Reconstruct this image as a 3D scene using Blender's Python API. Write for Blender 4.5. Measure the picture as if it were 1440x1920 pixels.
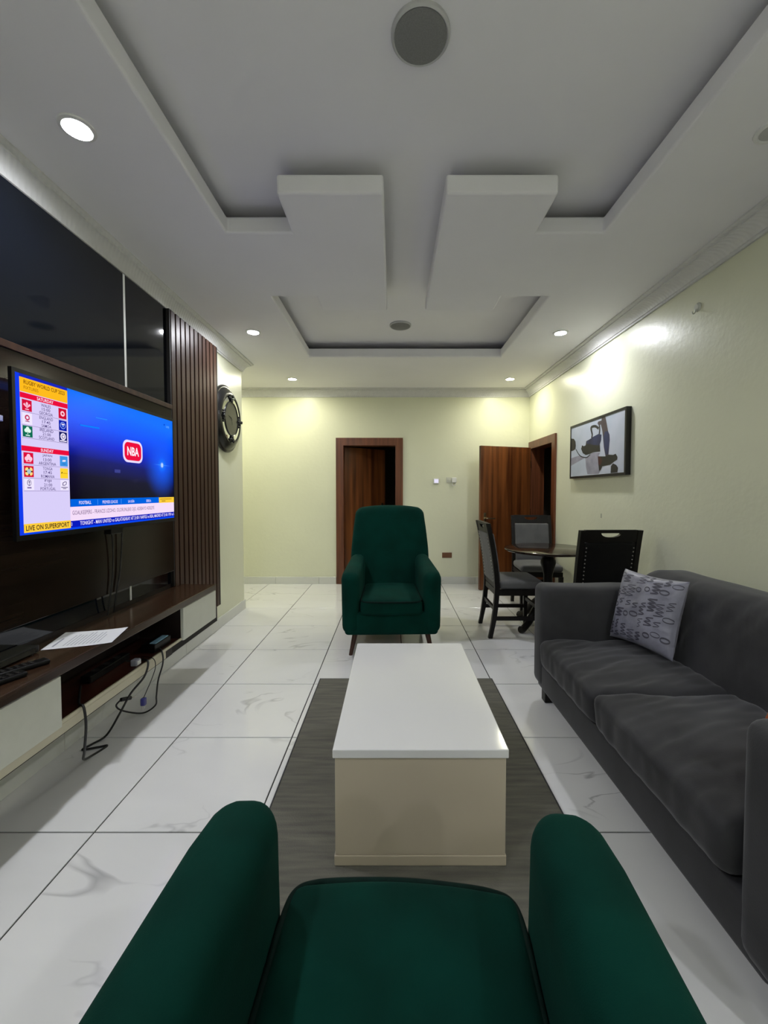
import bpy, bmesh, math, random
from mathutils import Vector, Matrix, noise
PI = math.pi
random.seed(7)
scene = bpy.context.scene
for o in list(bpy.data.objects):
    bpy.data.objects.remove(o)
COL = scene.collection

# ------------------------------------------------------------------ camera, world, exposure
cam_d = bpy.data.cameras.new('camera')
cam = bpy.data.objects.new('camera', cam_d); COL.objects.link(cam)
F_PX, PITCH, CX, HOR = 775.0, math.radians(2.0), 737.0, 922.0
CY = HOR + F_PX * math.tan(PITCH)
cam.location = (0, 0, 1.28)
cam.rotation_euler = (PI / 2 - PITCH, 0, 0)
cam_d.sensor_fit = 'HORIZONTAL'; cam_d.sensor_width = 36
cam_d.lens = 36 * F_PX / 1440
cam_d.shift_x = (720 - CX) / 1440
cam_d.shift_y = (CY - 960) / 1440
cam_d.clip_start = 0.01
scene.camera = cam

w = bpy.data.worlds.new('world'); scene.world = w; w.use_nodes = True
w.node_tree.nodes['Background'].inputs[0].default_value = (0.9, 0.92, 1.0, 1)
w.node_tree.nodes['Background'].inputs[1].default_value = 0.02
vs = scene.view_settings
vs.view_transform = 'Standard'; vs.look = 'None'; vs.exposure = 0.0; vs.gamma = 1.0
vs.use_curve_mapping = False
LAMP_E = 690.0           # radiance of a lit downlight lens

# ------------------------------------------------------------------ materials
def srgb(r, g, b):
    f = lambda c: (c / 255 / 12.92) if c / 255 <= 0.04045 else ((c / 255 + 0.055) / 1.055) ** 2.4
    return (f(r), f(g), f(b), 1)

def mat(name, col, rough=0.5, metal=0.0, spec=0.5, var=0.0, scale=(8, 8, 8), bump=0.0, bscale=60.0, col2=None,
        sheen=0.0, coat=0.0, coords='Object', detail=4.0, lo=0.35, hi=0.65, bdist=0.01, sheen_col=None):
    m = bpy.data.materials.new(name); m.use_nodes = True
    nt = m.node_tree; b = nt.nodes['Principled BSDF']
    b.inputs['Base Color'].default_value = tuple(col[:3]) + (1,)
    b.inputs['Roughness'].default_value = rough
    b.inputs['Metallic'].default_value = metal
    b.inputs['Specular IOR Level'].default_value = spec
    b.inputs['Sheen Weight'].default_value = sheen
    if sheen_col: b.inputs['Sheen Tint'].default_value = tuple(sheen_col[:3]) + (1,)
    b.inputs['Sheen Roughness'].default_value = 0.4
    b.inputs['Coat Weight'].default_value = coat
    b.inputs['Coat Roughness'].default_value = 0.08
    tc = nt.nodes.new('ShaderNodeTexCoord')
    if col2 is None and var > 0:
        col2 = tuple(c * (1 - var) for c in col[:3])
    mp = nt.nodes.new('ShaderNodeMapping'); mp.inputs['Scale'].default_value = scale
    nt.links.new(tc.outputs[coords], mp.inputs[0])
    nz = nt.nodes.new('ShaderNodeTexNoise'); nz.inputs['Scale'].default_value = 1.0
    nz.inputs['Detail'].default_value = detail
    nt.links.new(mp.outputs[0], nz.inputs['Vector'])
    rp = nt.nodes.new('ShaderNodeValToRGB')
    rp.color_ramp.elements[0].position = lo; rp.color_ramp.elements[1].position = hi
    c2 = col2 if col2 is not None else col
    rp.color_ramp.elements[0].color = tuple(c2[:3]) + (1,)
    rp.color_ramp.elements[1].color = tuple(col[:3]) + (1,)
    nt.links.new(nz.outputs['Fac'], rp.inputs[0])
    nt.links.new(rp.outputs[0], b.inputs['Base Color'])
    if bump > 0:
        n2 = nt.nodes.new('ShaderNodeTexNoise'); n2.inputs['Scale'].default_value = bscale
        n2.inputs['Detail'].default_value = 3
        nt.links.new(tc.outputs[coords], n2.inputs['Vector'])
        bp = nt.nodes.new('ShaderNodeBump'); bp.inputs['Strength'].default_value = bump
        bp.inputs['Distance'].default_value = bdist
        nt.links.new(n2.outputs['Fac'], bp.inputs['Height'])
        nt.links.new(bp.outputs[0], b.inputs['Normal'])
    return m

def emis(name, col, strength=1.0):
    m = bpy.data.materials.new(name); m.use_nodes = True
    nt = m.node_tree; nt.nodes.remove(nt.nodes['Principled BSDF'])
    e = nt.nodes.new('ShaderNodeEmission')
    e.inputs[0].default_value = tuple(col[:3]) + (1,); e.inputs[1].default_value = strength
    nt.links.new(e.outputs[0], nt.nodes['Material Output'].inputs[0])
    return m

def tile_mat(name, base, vein, rough=0.1):
    m = bpy.data.materials.new(name); m.use_nodes = True
    nt = m.node_tree; N = nt.nodes.new; L = nt.links.new
    b = nt.nodes['Principled BSDF']; b.inputs['Roughness'].default_value = rough
    b.inputs['Specular IOR Level'].default_value = 0.5
    geo = N('ShaderNodeNewGeometry'); info = N('ShaderNodeObjectInfo')
    mul = N('ShaderNodeMath'); mul.operation = 'MULTIPLY'; mul.inputs[1].default_value = 37.0
    L(info.outputs['Random'], mul.inputs[0])
    comb = N('ShaderNodeCombineXYZ'); L(mul.outputs[0], comb.inputs[0]); L(mul.outputs[0], comb.inputs[2])
    add = N('ShaderNodeVectorMath'); L(geo.outputs['Position'], add.inputs[0]); L(comb.outputs[0], add.inputs[1])
    mp = N('ShaderNodeMapping'); mp.inputs['Rotation'].default_value = (0, 0, 0.6); mp.inputs['Scale'].default_value = (1.6, 3.4, 2)
    L(add.outputs[0], mp.inputs[0])
    n1 = N('ShaderNodeTexNoise'); n1.inputs['Scale'].default_value = 0.62; n1.inputs['Detail'].default_value = 4
    n1.inputs['Roughness'].default_value = 0.5; n1.inputs['Distortion'].default_value = 0.8
    L(mp.outputs[0], n1.inputs['Vector'])
    s = N('ShaderNodeMath'); s.operation = 'SUBTRACT'; s.inputs[1].default_value = 0.5; L(n1.outputs['Fac'], s.inputs[0])
    a = N('ShaderNodeMath'); a.operation = 'ABSOLUTE'; L(s.outputs[0], a.inputs[0])
    mr = N('ShaderNodeMapRange'); mr.inputs[1].default_value = 0.0; mr.inputs[2].default_value = 0.012
    mr.inputs[3].default_value = 1.0; mr.inputs[4].default_value = 0.0; L(a.outputs[0], mr.inputs[0])
    n2 = N('ShaderNodeTexNoise'); n2.inputs['Scale'].default_value = 2.2; L(add.outputs[0], n2.inputs['Vector'])
    m2 = N('ShaderNodeMapRange'); m2.inputs[1].default_value = 0.48; m2.inputs[2].default_value = 0.72; L(n2.outputs['Fac'], m2.inputs[0])
    k = N('ShaderNodeMath'); k.operation = 'MULTIPLY'; L(mr.outputs[0], k.inputs[0]); L(m2.outputs[0], k.inputs[1])
    n3 = N('ShaderNodeMapRange'); n3.inputs[1].default_value = 0.35; n3.inputs[2].default_value = 0.7
    n3.inputs[3].default_value = 0.0; n3.inputs[4].default_value = 0.15; L(n1.outputs['Fac'], n3.inputs[0])
    mx = N('ShaderNodeMath'); mx.operation = 'MAXIMUM'; L(k.outputs[0], mx.inputs[0]); L(n3.outputs[0], mx.inputs[1])
    mix = N('ShaderNodeMix'); mix.data_type = 'RGBA'
    mix.inputs['A'].default_value = tuple(base) + (1,); mix.inputs['B'].default_value = tuple(vein) + (1,)
    L(mx.outputs[0], mix.inputs['Factor']); L(mix.outputs['Result'], b.inputs['Base Color'])
    return m

M = {}
M['wall'] = mat('cream_wall_paint', (0.735, 0.745, 0.575), 0.34, spec=0.4, var=0.05, scale=(1.2, 1.2, 1.2), bump=0.35, bscale=26, bdist=0.004)
M['ceil'] = mat('ceiling_paint', (0.86, 0.85, 0.885), 0.85, spec=0.2, var=0.03, scale=(2, 2, 2), bump=0.08, bscale=120, bdist=0.003)
M['cornice'] = mat('cornice_plaster', (0.68, 0.68, 0.68), 0.4, spec=0.4, var=0.05, scale=(30, 30, 4), bump=0.1, bscale=60, bdist=0.003)
def add_ribs(m):
    nt = m.node_tree; N = nt.nodes.new; L = nt.links.new; b = nt.nodes['Principled BSDF']
    g = N('ShaderNodeNewGeometry'); wv = N('ShaderNodeTexWave'); wv.wave_type = 'BANDS'; wv.bands_direction = 'DIAGONAL'
    mp = N('ShaderNodeMapping'); mp.inputs['Scale'].default_value = (1, 1, 0); L(g.outputs['Position'], mp.inputs[0]); L(mp.outputs[0], wv.inputs[0])
    wv.inputs['Scale'].default_value = 22; wv.inputs['Distortion'].default_value = 1.0
    bp = N('ShaderNodeBump'); bp.inputs['Strength'].default_value = 0.35; bp.inputs['Distance'].default_value = 0.004
    L(wv.outputs['Fac'], bp.inputs['Height']); L(bp.outputs[0], b.inputs['Normal'])
add_ribs(M['cornice'])
M['tile'] = tile_mat('marble_tile', (0.77, 0.77, 0.775), (0.42, 0.42, 0.43), 0.09)
M['skirt'] = tile_mat('skirting_tile', (0.66, 0.67, 0.63), (0.45, 0.45, 0.44), 0.2)
M['grout'] = mat('dark_grout', (0.02, 0.02, 0.02), 0.9, var=0.3, scale=(40, 40, 40))
M['door'] = mat('door_veneer', (0.23, 0.075, 0.019), 0.32, var=0.0, col2=(0.055, 0.014, 0.004), scale=(15, 15, 0.8), lo=0.32, hi=0.7, bump=0.05, bscale=90)
M['doorframe'] = mat('door_frame_veneer', (0.17, 0.055, 0.022), 0.35, col2=(0.075, 0.022, 0.008), scale=(34, 34, 1.4), lo=0.3, hi=0.7)
M['brass'] = mat('brushed_metal', (0.62, 0.52, 0.36), 0.25, metal=1.0, var=0.1, scale=(60, 60, 60))
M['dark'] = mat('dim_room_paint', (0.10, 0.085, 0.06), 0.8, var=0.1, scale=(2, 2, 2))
M['gloss_black'] = mat('black_gloss_panel', (0.003, 0.005, 0.010), 0.06, spec=0.55, var=0.3, scale=(1.5, 1.5, 1.5))
M['board'] = mat('dark_walnut_gloss', (0.022, 0.013, 0.008), 0.16, col2=(0.011, 0.006, 0.004), scale=(6, 1.2, 20), lo=0.3, hi=0.7, spec=0.28)
M['slat'] = mat('walnut_slat', (0.060, 0.026, 0.016), 0.42, col2=(0.030, 0.012, 0.008), scale=(30, 30, 1.5), lo=0.3, hi=0.7, spec=0.25)
M['slatback'] = mat('slat_backing', (0.006, 0.004, 0.003), 0.7, var=0.2, scale=(20, 20, 2))
M['shelf'] = mat('walnut_shelf', (0.050, 0.026, 0.015), 0.17, col2=(0.022, 0.011, 0.006), scale=(28, 1.6, 28), lo=0.3, hi=0.7, spec=0.5)
M['carcass'] = mat('dark_carcass', (0.013, 0.006, 0.004), 0.5, var=0.3, scale=(4, 4, 14))
M['niche'] = mat('niche_red_brown', (0.055, 0.014, 0.008), 0.35, col2=(0.03, 0.008, 0.005), scale=(20, 2, 20))
M['cream_lam'] = mat('cream_laminate', (0.60, 0.61, 0.53), 0.3, var=0.04, scale=(14, 14, 14))
M['cream_rail'] = mat('cream_painted_rail', (0.58, 0.54, 0.40), 0.45, var=0.1, scale=(10, 3, 10))
M['white'] = mat('white_plastic', (0.75, 0.75, 0.74), 0.35, var=0.03, scale=(20, 20, 20))
M['strip'] = mat('white_joint_strip', (0.86, 0.86, 0.84), 0.4, var=0.03, scale=(20, 20, 20))
M['black'] = mat('black_plastic', (0.004, 0.004, 0.0045), 0.32, spec=0.3, var=0.2, scale=(30, 30, 30))
M['rubber'] = mat('black_cable_rubber', (0.008, 0.008, 0.008), 0.5, var=0.2, scale=(40, 40, 40))
M['blueplug'] = mat('blue_plastic', (0.03, 0.03, 0.16), 0.4, var=0.2, scale=(40, 40, 40))
M['bluetop'] = mat('pale_blue_plastic', (0.25, 0.45, 0.60), 0.35, var=0.1, scale=(40, 40, 40))
M['paper'] = mat('printed_paper', (0.80, 0.81, 0.84), 0.7, var=0.03, scale=(20, 20, 20))
M['ink'] = mat('grey_ink', (0.34, 0.35, 0.42), 0.8, var=0.1, scale=(60, 60, 60))
M['green'] = mat('green_velvet', (0.0004, 0.034, 0.024), 0.9, spec=0.10, sheen=0.03, sheen_col=(0.2, 0.8, 0.6), var=0.35, scale=(5, 5, 5), bump=0.25, bscale=420, bdist=0.002)
M['green_pipe'] = mat('green_piping', (0.001, 0.014, 0.010), 0.8, spec=0.15, var=0.3, scale=(30, 30, 30))
M['legwood'] = mat('reddish_leg_wood', (0.055, 0.018, 0.009), 0.4, col2=(0.03, 0.009, 0.005), scale=(30, 30, 4))
M['sofa'] = mat('grey_velvet', (0.052, 0.052, 0.056), 0.8, spec=0.2, sheen=0.25, sheen_col=(0.8, 0.8, 0.85), var=0.35, scale=(4, 4, 4), bump=0.25, bscale=300, bdist=0.002)
M['rug'] = mat('grey_olive_rug', (0.185, 0.178, 0.145), 0.95, spec=0.05, col2=(0.105, 0.103, 0.090), scale=(5.0, 50, 10), lo=0.25, hi=0.78, detail=6, bump=0.5, bscale=220, bdist=0.004, sheen=0.1)
M['rug_edge'] = mat('rug_binding', (0.06, 0.06, 0.065), 0.9, var=0.3, scale=(60, 60, 60))
M['tabletop'] = mat('white_gloss_lacquer', (0.74, 0.74, 0.74), 0.10, spec=0.5, var=0.02, scale=(3, 3, 3))
M['tablebody'] = mat('cream_lacquer', (0.52, 0.455, 0.345), 0.3, var=0.04, scale=(3, 3, 3))
M['espresso'] = mat('espresso_wood', (0.006, 0.0045, 0.004), 0.42, col2=(0.003, 0.0023, 0.002), scale=(30, 30, 3), spec=0.28)
M['espresso_top'] = mat('espresso_table_top', (0.030, 0.019, 0.013), 0.12, col2=(0.016, 0.010, 0.007), scale=(3, 30, 30), spec=0.5)
M['chairfab'] = mat('grey_chair_fabric', (0.105, 0.105, 0.108), 0.85, sheen=0.15, var=0.2, scale=(9, 9, 9), bump=0.2, bscale=300, bdist=0.002)
M['leather'] = mat('black_leatherette', (0.004, 0.004, 0.0045), 0.5, spec=0.2, var=0.25, scale=(30, 30, 30), bump=0.2, bscale=160, bdist=0.002)
M['nail'] = mat('nickel_nail', (0.45, 0.43, 0.40), 0.3, metal=1.0, var=0.1, scale=(60, 60, 60))
M['pillow'] = mat('silver_grey_satin', (0.30, 0.30, 0.37), 0.42, spec=0.4, sheen=0.2, var=0.3, scale=(8, 8, 8), bump=0.3, bscale=22, bdist=0.012)
M['pillowink'] = mat('dark_script_print', (0.075, 0.072, 0.10), 0.6, var=0.2, scale=(30, 30, 30))
M['orange'] = mat('orange_cushion_cloth', (0.50, 0.11, 0.03), 0.8, var=0.3, scale=(14, 14, 14), bump=0.2, bscale=200)
M['frame'] = mat('black_frame_wood', (0.005, 0.005, 0.005), 0.35, var=0.2, scale=(30, 30, 30))
M['clockblack'] = mat('black_clock_resin', (0.007, 0.007, 0.008), 0.26, var=0.3, scale=(30, 30, 30))
M['clockface'] = mat('aged_clock_face', (0.46, 0.47, 0.40), 0.5, var=0.12, scale=(9, 9, 9))
M['clockink'] = mat('faded_numeral_ink', (0.16, 0.16, 0.13), 0.7, var=0.2, scale=(40, 40, 40))
M['mirror'] = mat('mirror_glass', (0.85, 0.86, 0.84), 0.03, metal=1.0, var=0.01, scale=(5, 5, 5))
M['speaker'] = mat('grey_speaker_mesh', (0.225, 0.225, 0.225), 0.7, var=0.12, scale=(220, 220, 220), bump=0.3, bscale=500, bdist=0.002)
M['speakerring'] = mat('speaker_ring_paint', (0.52, 0.52, 0.53), 0.6, var=0.03, scale=(20, 20, 20))
M['ring'] = mat('downlight_trim', (0.75, 0.75, 0.75), 0.4, var=0.03, scale=(30, 30, 30))
M['lamp_off'] = mat('unlit_lens', (0.50, 0.50, 0.50), 0.4, var=0.03, scale=(30, 30, 30))
M['lamp_cool'] = emis('lit_lens_white', (0.93, 0.95, 1.0), LAMP_E)
M['lamp_warm'] = emis('lit_lens_warm', (1.0, 0.97, 0.74), LAMP_E * 0.8)
M['brownplate'] = mat('brown_socket_plate', (0.17, 0.075, 0.035), 0.4, var=0.1, scale=(40, 40, 40))
M['clear'] = mat('clear_hook_plastic', (0.62, 0.64, 0.58), 0.15, spec=0.7, var=0.05, scale=(30, 30, 30))
M['smudge'] = mat('wall_filler', (0.40, 0.41, 0.32), 0.5, var=0.1, scale=(40, 40, 40))
M['a_bg'] = mat('art_pale_wash', (0.56, 0.58, 0.68), 0.5, col2=(0.42, 0.48, 0.56), scale=(3, 3, 3), lo=0.3, hi=0.7)
M['a_dark'] = mat('art_charcoal', (0.018, 0.018, 0.016), 0.5, var=0.3, scale=(14, 14, 14))
M['a_navy'] = mat('art_navy', (0.020, 0.030, 0.10), 0.5, col2=(0.012, 0.014, 0.05), scale=(8, 8, 8))
M['a_grey'] = mat('art_grey_wash', (0.36, 0.35, 0.42), 0.5, col2=(0.22, 0.22, 0.27), scale=(9, 9, 9), lo=0.3, hi=0.7)
M['a_brown'] = mat('art_brown', (0.075, 0.055, 0.06), 0.5, var=0.4, scale=(9, 9, 9))
M['a_red'] = mat('art_maroon', (0.075, 0.018, 0.016), 0.5, var=0.4, scale=(12, 12, 12))

# ------------------------------------------------------------------ helpers
def tag(o, label=None, cat=None, group=None, kind=None):
    if label: o['label'] = label
    if cat: o['category'] = cat
    if group: o['group'] = group
    if kind: o['kind'] = kind
    return o

def empty(name, loc, rz=0.0):
    o = bpy.data.objects.new(name, None); COL.objects.link(o)
    o.location = loc; o.rotation_euler = (0, 0, rz); o.empty_display_size = 0.05
    return o

def link(name, me, m, parent=None, local=False):
    o = bpy.data.objects.new(name, me); COL.objects.link(o)
    if m is not None and not me.materials: me.materials.append(M[m] if isinstance(m, str) else m)
    if parent is not None:
        o.parent = parent
        if parent.type == 'EMPTY' and not local:
            o.matrix_parent_inverse = Matrix.Translation(-Vector(parent.location))
    return o

def smooth(me, angle=None):
    for p in me.polygons: p.use_smooth = True
    if angle is not None:
        me.set_sharp_from_angle(angle=math.radians(angle))

def raw(name, verts, faces, m, parent=None, local=False, sm=None):
    me = bpy.data.meshes.new(name); me.from_pydata([tuple(v) for v in verts], [], faces); me.update()
    bm = bmesh.new(); bm.from_mesh(me); bmesh.ops.recalc_face_normals(bm, faces=bm.faces); bm.to_mesh(me); bm.free()
    if sm: smooth(me, sm)
    return link(name, me, m, parent, local)

def bm_box(bm, x0, x1, y0, y1, z0, z1):
    vs_ = [bm.verts.new((x, y, z)) for x in (x0, x1) for y in (y0, y1) for z in (z0, z1)]
    for f in ((0, 1, 3, 2), (4, 6, 7, 5), (0, 4, 5, 1), (2, 3, 7, 6), (0, 2, 6, 4), (1, 5, 7, 3)):
        bm.faces.new([vs_[i] for i in f])

def from_bm(name, bm, m, parent=None, local=False, bevel=0.0, seg=2, sm=None, xf=None):
    bmesh.ops.recalc_face_normals(bm, faces=bm.faces)
    if bevel > 0:
        bmesh.ops.bevel(bm, geom=bm.edges[:], offset=bevel, segments=seg, affect='EDGES', profile=0.5)
    if xf is not None: bm.transform(xf)
    me = bpy.data.meshes.new(name); bm.to_mesh(me); bm.free()
    if sm: smooth(me, sm)
    return link(name, me, m, parent, local)

def box(name, x0, x1, y0, y1, z0, z1, m, parent=None, bevel=0.0, seg=2, local=False, xf=None):
    bm = bmesh.new(); bm_box(bm, min(x0, x1), max(x0, x1), min(y0, y1), max(y0, y1), min(z0, z1), max(z0, z1))
    return from_bm(name, bm, m, parent, local, bevel, seg, None, xf)

def boxes(name, lst, m, parent=None, local=False):
    bm = bmesh.new()
    for b in lst: bm_box(bm, *b)
    return from_bm(name, bm, m, parent, local)

def lathe(name, prof, m, parent=None, n=32, loc=(0, 0, 0), axis='Z', local=False, sm=35):
    verts, faces = [], []
    for r, z in prof:
        for i in range(n):
            a = 2 * PI * i / n
            p = (r * math.cos(a), r * math.sin(a), z)
            if axis == 'X': p = (p[2], p[0], p[1])
            if axis == '-Y': p = (p[0], -p[2], p[1])
            verts.append((p[0] + loc[0], p[1] + loc[1], p[2] + loc[2]))
    k = len(prof)
    for j in range(k - 1):
        for i in range(n):
            faces.append((j * n + i, j * n + (i + 1) % n, (j + 1) * n + (i + 1) % n, (j + 1) * n + i))
    if prof[0][0] > 1e-6: faces.append(tuple(range(n)))
    if prof[-1][0] > 1e-6: faces.append(tuple((k - 1) * n + i for i in range(n)))
    o = raw(name, verts, faces, m, parent, local)
    bm = bmesh.new(); bm.from_mesh(o.data); bmesh.ops.remove_doubles(bm, verts=bm.verts, dist=1e-6)
    bmesh.ops.recalc_face_normals(bm, faces=bm.faces); bm.to_mesh(o.data); bm.free()
    smooth(o.data, sm)
    return o

def catmull(P, k=8):
    P = [Vector(p) for p in P]; out = []
    for i in range(len(P) - 1):
        p0 = P[max(i - 1, 0)]; p1 = P[i]; p2 = P[i + 1]; p3 = P[min(i + 2, len(P) - 1)]
        for s in range(k):
            t = s / k
            out.append(0.5 * ((2 * p1) + (p2 - p0) * t + (2 * p0 - 5 * p1 + 4 * p2 - p3) * t * t + (3 * p1 - p0 - 3 * p2 + p3) * t ** 3))
    out.append(P[-1]); return out

def tube(name, pts, r, m, parent=None, n=8, local=False, closed=False, k=8, smoothpath=True):
    """r: number or function of 0..1"""
    P = catmull(pts, k) if smoothpath else [Vector(p) for p in pts]
    verts, faces = [], []
    up = Vector((0, 0, 1)); prev = None; L = len(P)
    for i, p in enumerate(P):
        t = (P[min(i + 1, L - 1)] - P[max(i - 1, 0)])
        t = t.normalized() if t.length > 1e-9 else Vector((0, 0, 1))
        if prev is None:
            a = t.cross(up) if abs(t.dot(up)) < 0.95 else t.cross(Vector((1, 0, 0)))
        else:
            a = prev - t * prev.dot(t)
        a.normalize(); b = t.cross(a); prev = a
        rr = r(i / (L - 1)) if callable(r) else r
        for j in range(n):
            c = 2 * PI * j / n
            verts.append(p + a * math.cos(c) * rr + b * math.sin(c) * rr)
    for i in range(L - 1):
        for j in range(n):
            faces.append((i * n + j, i * n + (j + 1) % n, (i + 1) * n + (j + 1) % n, (i + 1) * n + j))
    faces.append(tuple(range(n))); faces.append(tuple((L - 1) * n + j for j in range(n)))
    return raw(name, verts, faces, m, parent, local, sm=60)

def loft(name, rings, m, parent=None, local=False, sm=50, cap=True):
    n = len(rings[0]); verts = [v for r in rings for v in r]; faces = []
    for i in range(len(rings) - 1):
        for j in range(n):
            faces.append((i * n + j, i * n + (j + 1) % n, (i + 1) * n + (j + 1) % n, (i + 1) * n + j))
    if cap:
        faces.append(tuple(range(n))); faces.append(tuple((len(rings) - 1) * n + j for j in range(n)))
    return raw(name, verts, faces, m, parent, local, sm=sm)

def axis_samples(a, b, r, m, e=4):
    s = [a + r * (1 - math.cos(PI / 2 * i / e)) for i in range(e)]
    s += [a + r + (b - a - 2 * r) * i / m for i in range(m + 1)]
    s += [b - r * (1 - math.cos(PI / 2 * (e - 1 - i) / e)) for i in range(e)]
    return s

def soft(name, lo, hi, r, m, parent=None, local=False, n=(6, 6, 6), warp=None, e=4):
    """box with rounded edges as a dense grid; warp(v) may bend it"""
    A = [axis_samples(lo[i], hi[i], r, n[i], e) for i in range(3)]
    idx = {}; verts = []; faces = []
    def vid(i, j, k):
        key = (i, j, k)
        if key not in idx:
            p = Vector((A[0][i], A[1][j], A[2][k]))
            q = Vector([min(max(p[c], lo[c] + r), hi[c] - r) for c in range(3)])
            d = p - q
            if d.length > 1e-9: p = q + d.normalized() * r
            if warp: p = warp(p)
            idx[key] = len(verts); verts.append(p)
        return idx[key]
    I, J, K = len(A[0]) - 1, len(A[1]) - 1, len(A[2]) - 1
    for i in range(I):
        for j in range(J):
            for k in (0, K): faces.append((vid(i, j, k), vid(i + 1, j, k), vid(i + 1, j + 1, k), vid(i, j + 1, k)))
    for i in range(I):
        for k in range(K):
            for j in (0, J): faces.append((vid(i, j, k), vid(i + 1, j, k), vid(i + 1, j, k + 1), vid(i, j, k + 1)))
    for j in range(J):
        for k in range(K):
            for i in (0, I): faces.append((vid(i, j, k), vid(i, j + 1, k), vid(i, j + 1, k + 1), vid(i, j, k + 1)))
    return raw(name, verts, faces, m, parent, local, sm=180)

def copy_tree(o, parent=None):
    c = o.copy(); COL.objects.link(c)
    if parent is not None: c.parent = parent
    for ch in [x for x in bpy.data.objects if x.parent == o]: copy_tree(ch, c)
    return c

_dg = None
def text_mesh(body, font_offset=0.0):
    cu = bpy.data.curves.new('lettering', 'FONT'); cu.body = body; cu.size = 1; cu.resolution_u = 2
    cu.offset = font_offset
    o = bpy.data.objects.new('lettering', cu); COL.objects.link(o)
    bpy.context.view_layer.update()
    dg = bpy.context.evaluated_depsgraph_get()
    me = bpy.data.meshes.new_from_object(o.evaluated_get(dg))
    bpy.data.objects.remove(o); bpy.data.curves.remove(cu)
    return me

# ------------------------------------------------------------------ room shell
XL, XR, YB, YF, XC, YC = -1.635, 1.87, 5.71, -2.7, -3.2, 4.50   # wall planes; XC/YC passage at far left
ZS, ZT, ZU = 2.68, 2.77, 2.83

floor = box('floor', -3.35, 2.05, -2.85, 5.86, -0.12, -0.004, 'grout')
tag(floor, 'polished white marble-look tiled floor with dark joints', 'floor', kind='structure')
TS, TX0, TY0 = 0.597, -1.125, 1.512
tme = None
xs = [TX0 + (i - 4) * TS for i in range(10)]
ys = [TY0 + (j - 8) * 0.6 for j in range(16)]
def tile_mesh(x0, x1, y0, y1):
    bm = bmesh.new(); bm_box(bm, x0, x1, y0, y1, -0.012, 0.0)
    bmesh.ops.bevel(bm, geom=[e for e in bm.edges if e.verts[0].co.z > -0.001 and e.verts[1].co.z > -0.001], offset=0.0012, segments=1, affect='EDGES')
    bmesh.ops.recalc_face_normals(bm, faces=bm.faces)
    me = bpy.data.meshes.new('tile'); bm.to_mesh(me); bm.free(); me.materials.append(M['tile']); return me
G = 0.0030
full = tile_mesh(G, TS - G, G, 0.6 - G)
for x in xs:
    for y in ys:
        x0, x1, y0, y1 = max(x, XC), min(x + TS, XR), max(y, YF), min(y + 0.6, YB)
        if x1 - x0 < 0.03 or y1 - y0 < 0.03: continue
        if x1 < XL and y1 < YC: continue
        if abs(x1 - x0 - TS) < 1e-6 and abs(y1 - y0 - 0.6) < 1e-6:
            o = link('tile', full, None, floor); o.location = (x, y, 0)
        else:
            o = link('tile', tile_mesh(G, x1 - x0 - G, G, y1 - y0 - G), None, floor); o.location = (x0, y0, 0)

# walls
D1 = (-0.712, 0.062, 1.945)           # opening in the back wall (x0, x1, top)
D2 = (4.81, 5.60, 1.885)              # opening in the right wall (y0, y1, top)
tag(boxes('wall_left', [(XC - 0.15, XL, YF - 0.15, YC, 0, 2.9)], 'wall'), 'cream wall behind the television panelling and clock', 'wall', kind='structure')
tag(boxes('wall_back', [(XC - 0.15, D1[0], YB, YB + 0.15, 0, 2.9), (D1[1], XR + 0.15, YB, YB + 0.15, 0, 2.9), (D1[0], D1[1], YB, YB + 0.15, D1[2], 2.9)], 'wall'),
    'pale cream-green far wall with an open brown door', 'wall', kind='structure')
tag(boxes('wall_right', [(XR, XR + 0.15, YF - 0.15, D2[0], 0, 2.9), (XR, XR + 0.15, D2[1], YB, 0, 2.9), (XR, XR + 0.15, D2[0], D2[1], D2[2], 2.9)], 'wall'),
    'glossy cream wall behind the grey sofa', 'wall', kind='structure')
tag(boxes('wall_front', [(XL, XR, YF - 0.15, YF, 0, 2.9)], 'wall'), 'cream wall behind the viewpoint', 'wall', kind='structure')
tag(boxes('wall_passage', [(XC - 0.15, XC, YC, YB, 0, 2.9)], 'wall'), 'cream wall closing the side passage', 'wall', kind='structure')
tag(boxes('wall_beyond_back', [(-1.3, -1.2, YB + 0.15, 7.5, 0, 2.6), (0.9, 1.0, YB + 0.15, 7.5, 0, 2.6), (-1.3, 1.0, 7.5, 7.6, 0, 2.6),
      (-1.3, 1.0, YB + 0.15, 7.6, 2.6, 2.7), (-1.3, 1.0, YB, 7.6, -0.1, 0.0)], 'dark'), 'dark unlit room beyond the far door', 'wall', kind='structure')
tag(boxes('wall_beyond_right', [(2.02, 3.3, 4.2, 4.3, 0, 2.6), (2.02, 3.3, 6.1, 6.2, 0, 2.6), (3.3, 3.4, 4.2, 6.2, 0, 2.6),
      (2.02, 3.4, 4.2, 6.2, 2.6, 2.7), (XR, 3.4, 4.2, 6.2, -0.1, 0.0)], 'dark'), 'dark unlit room beyond the side door', 'wall', kind='structure')

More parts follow.
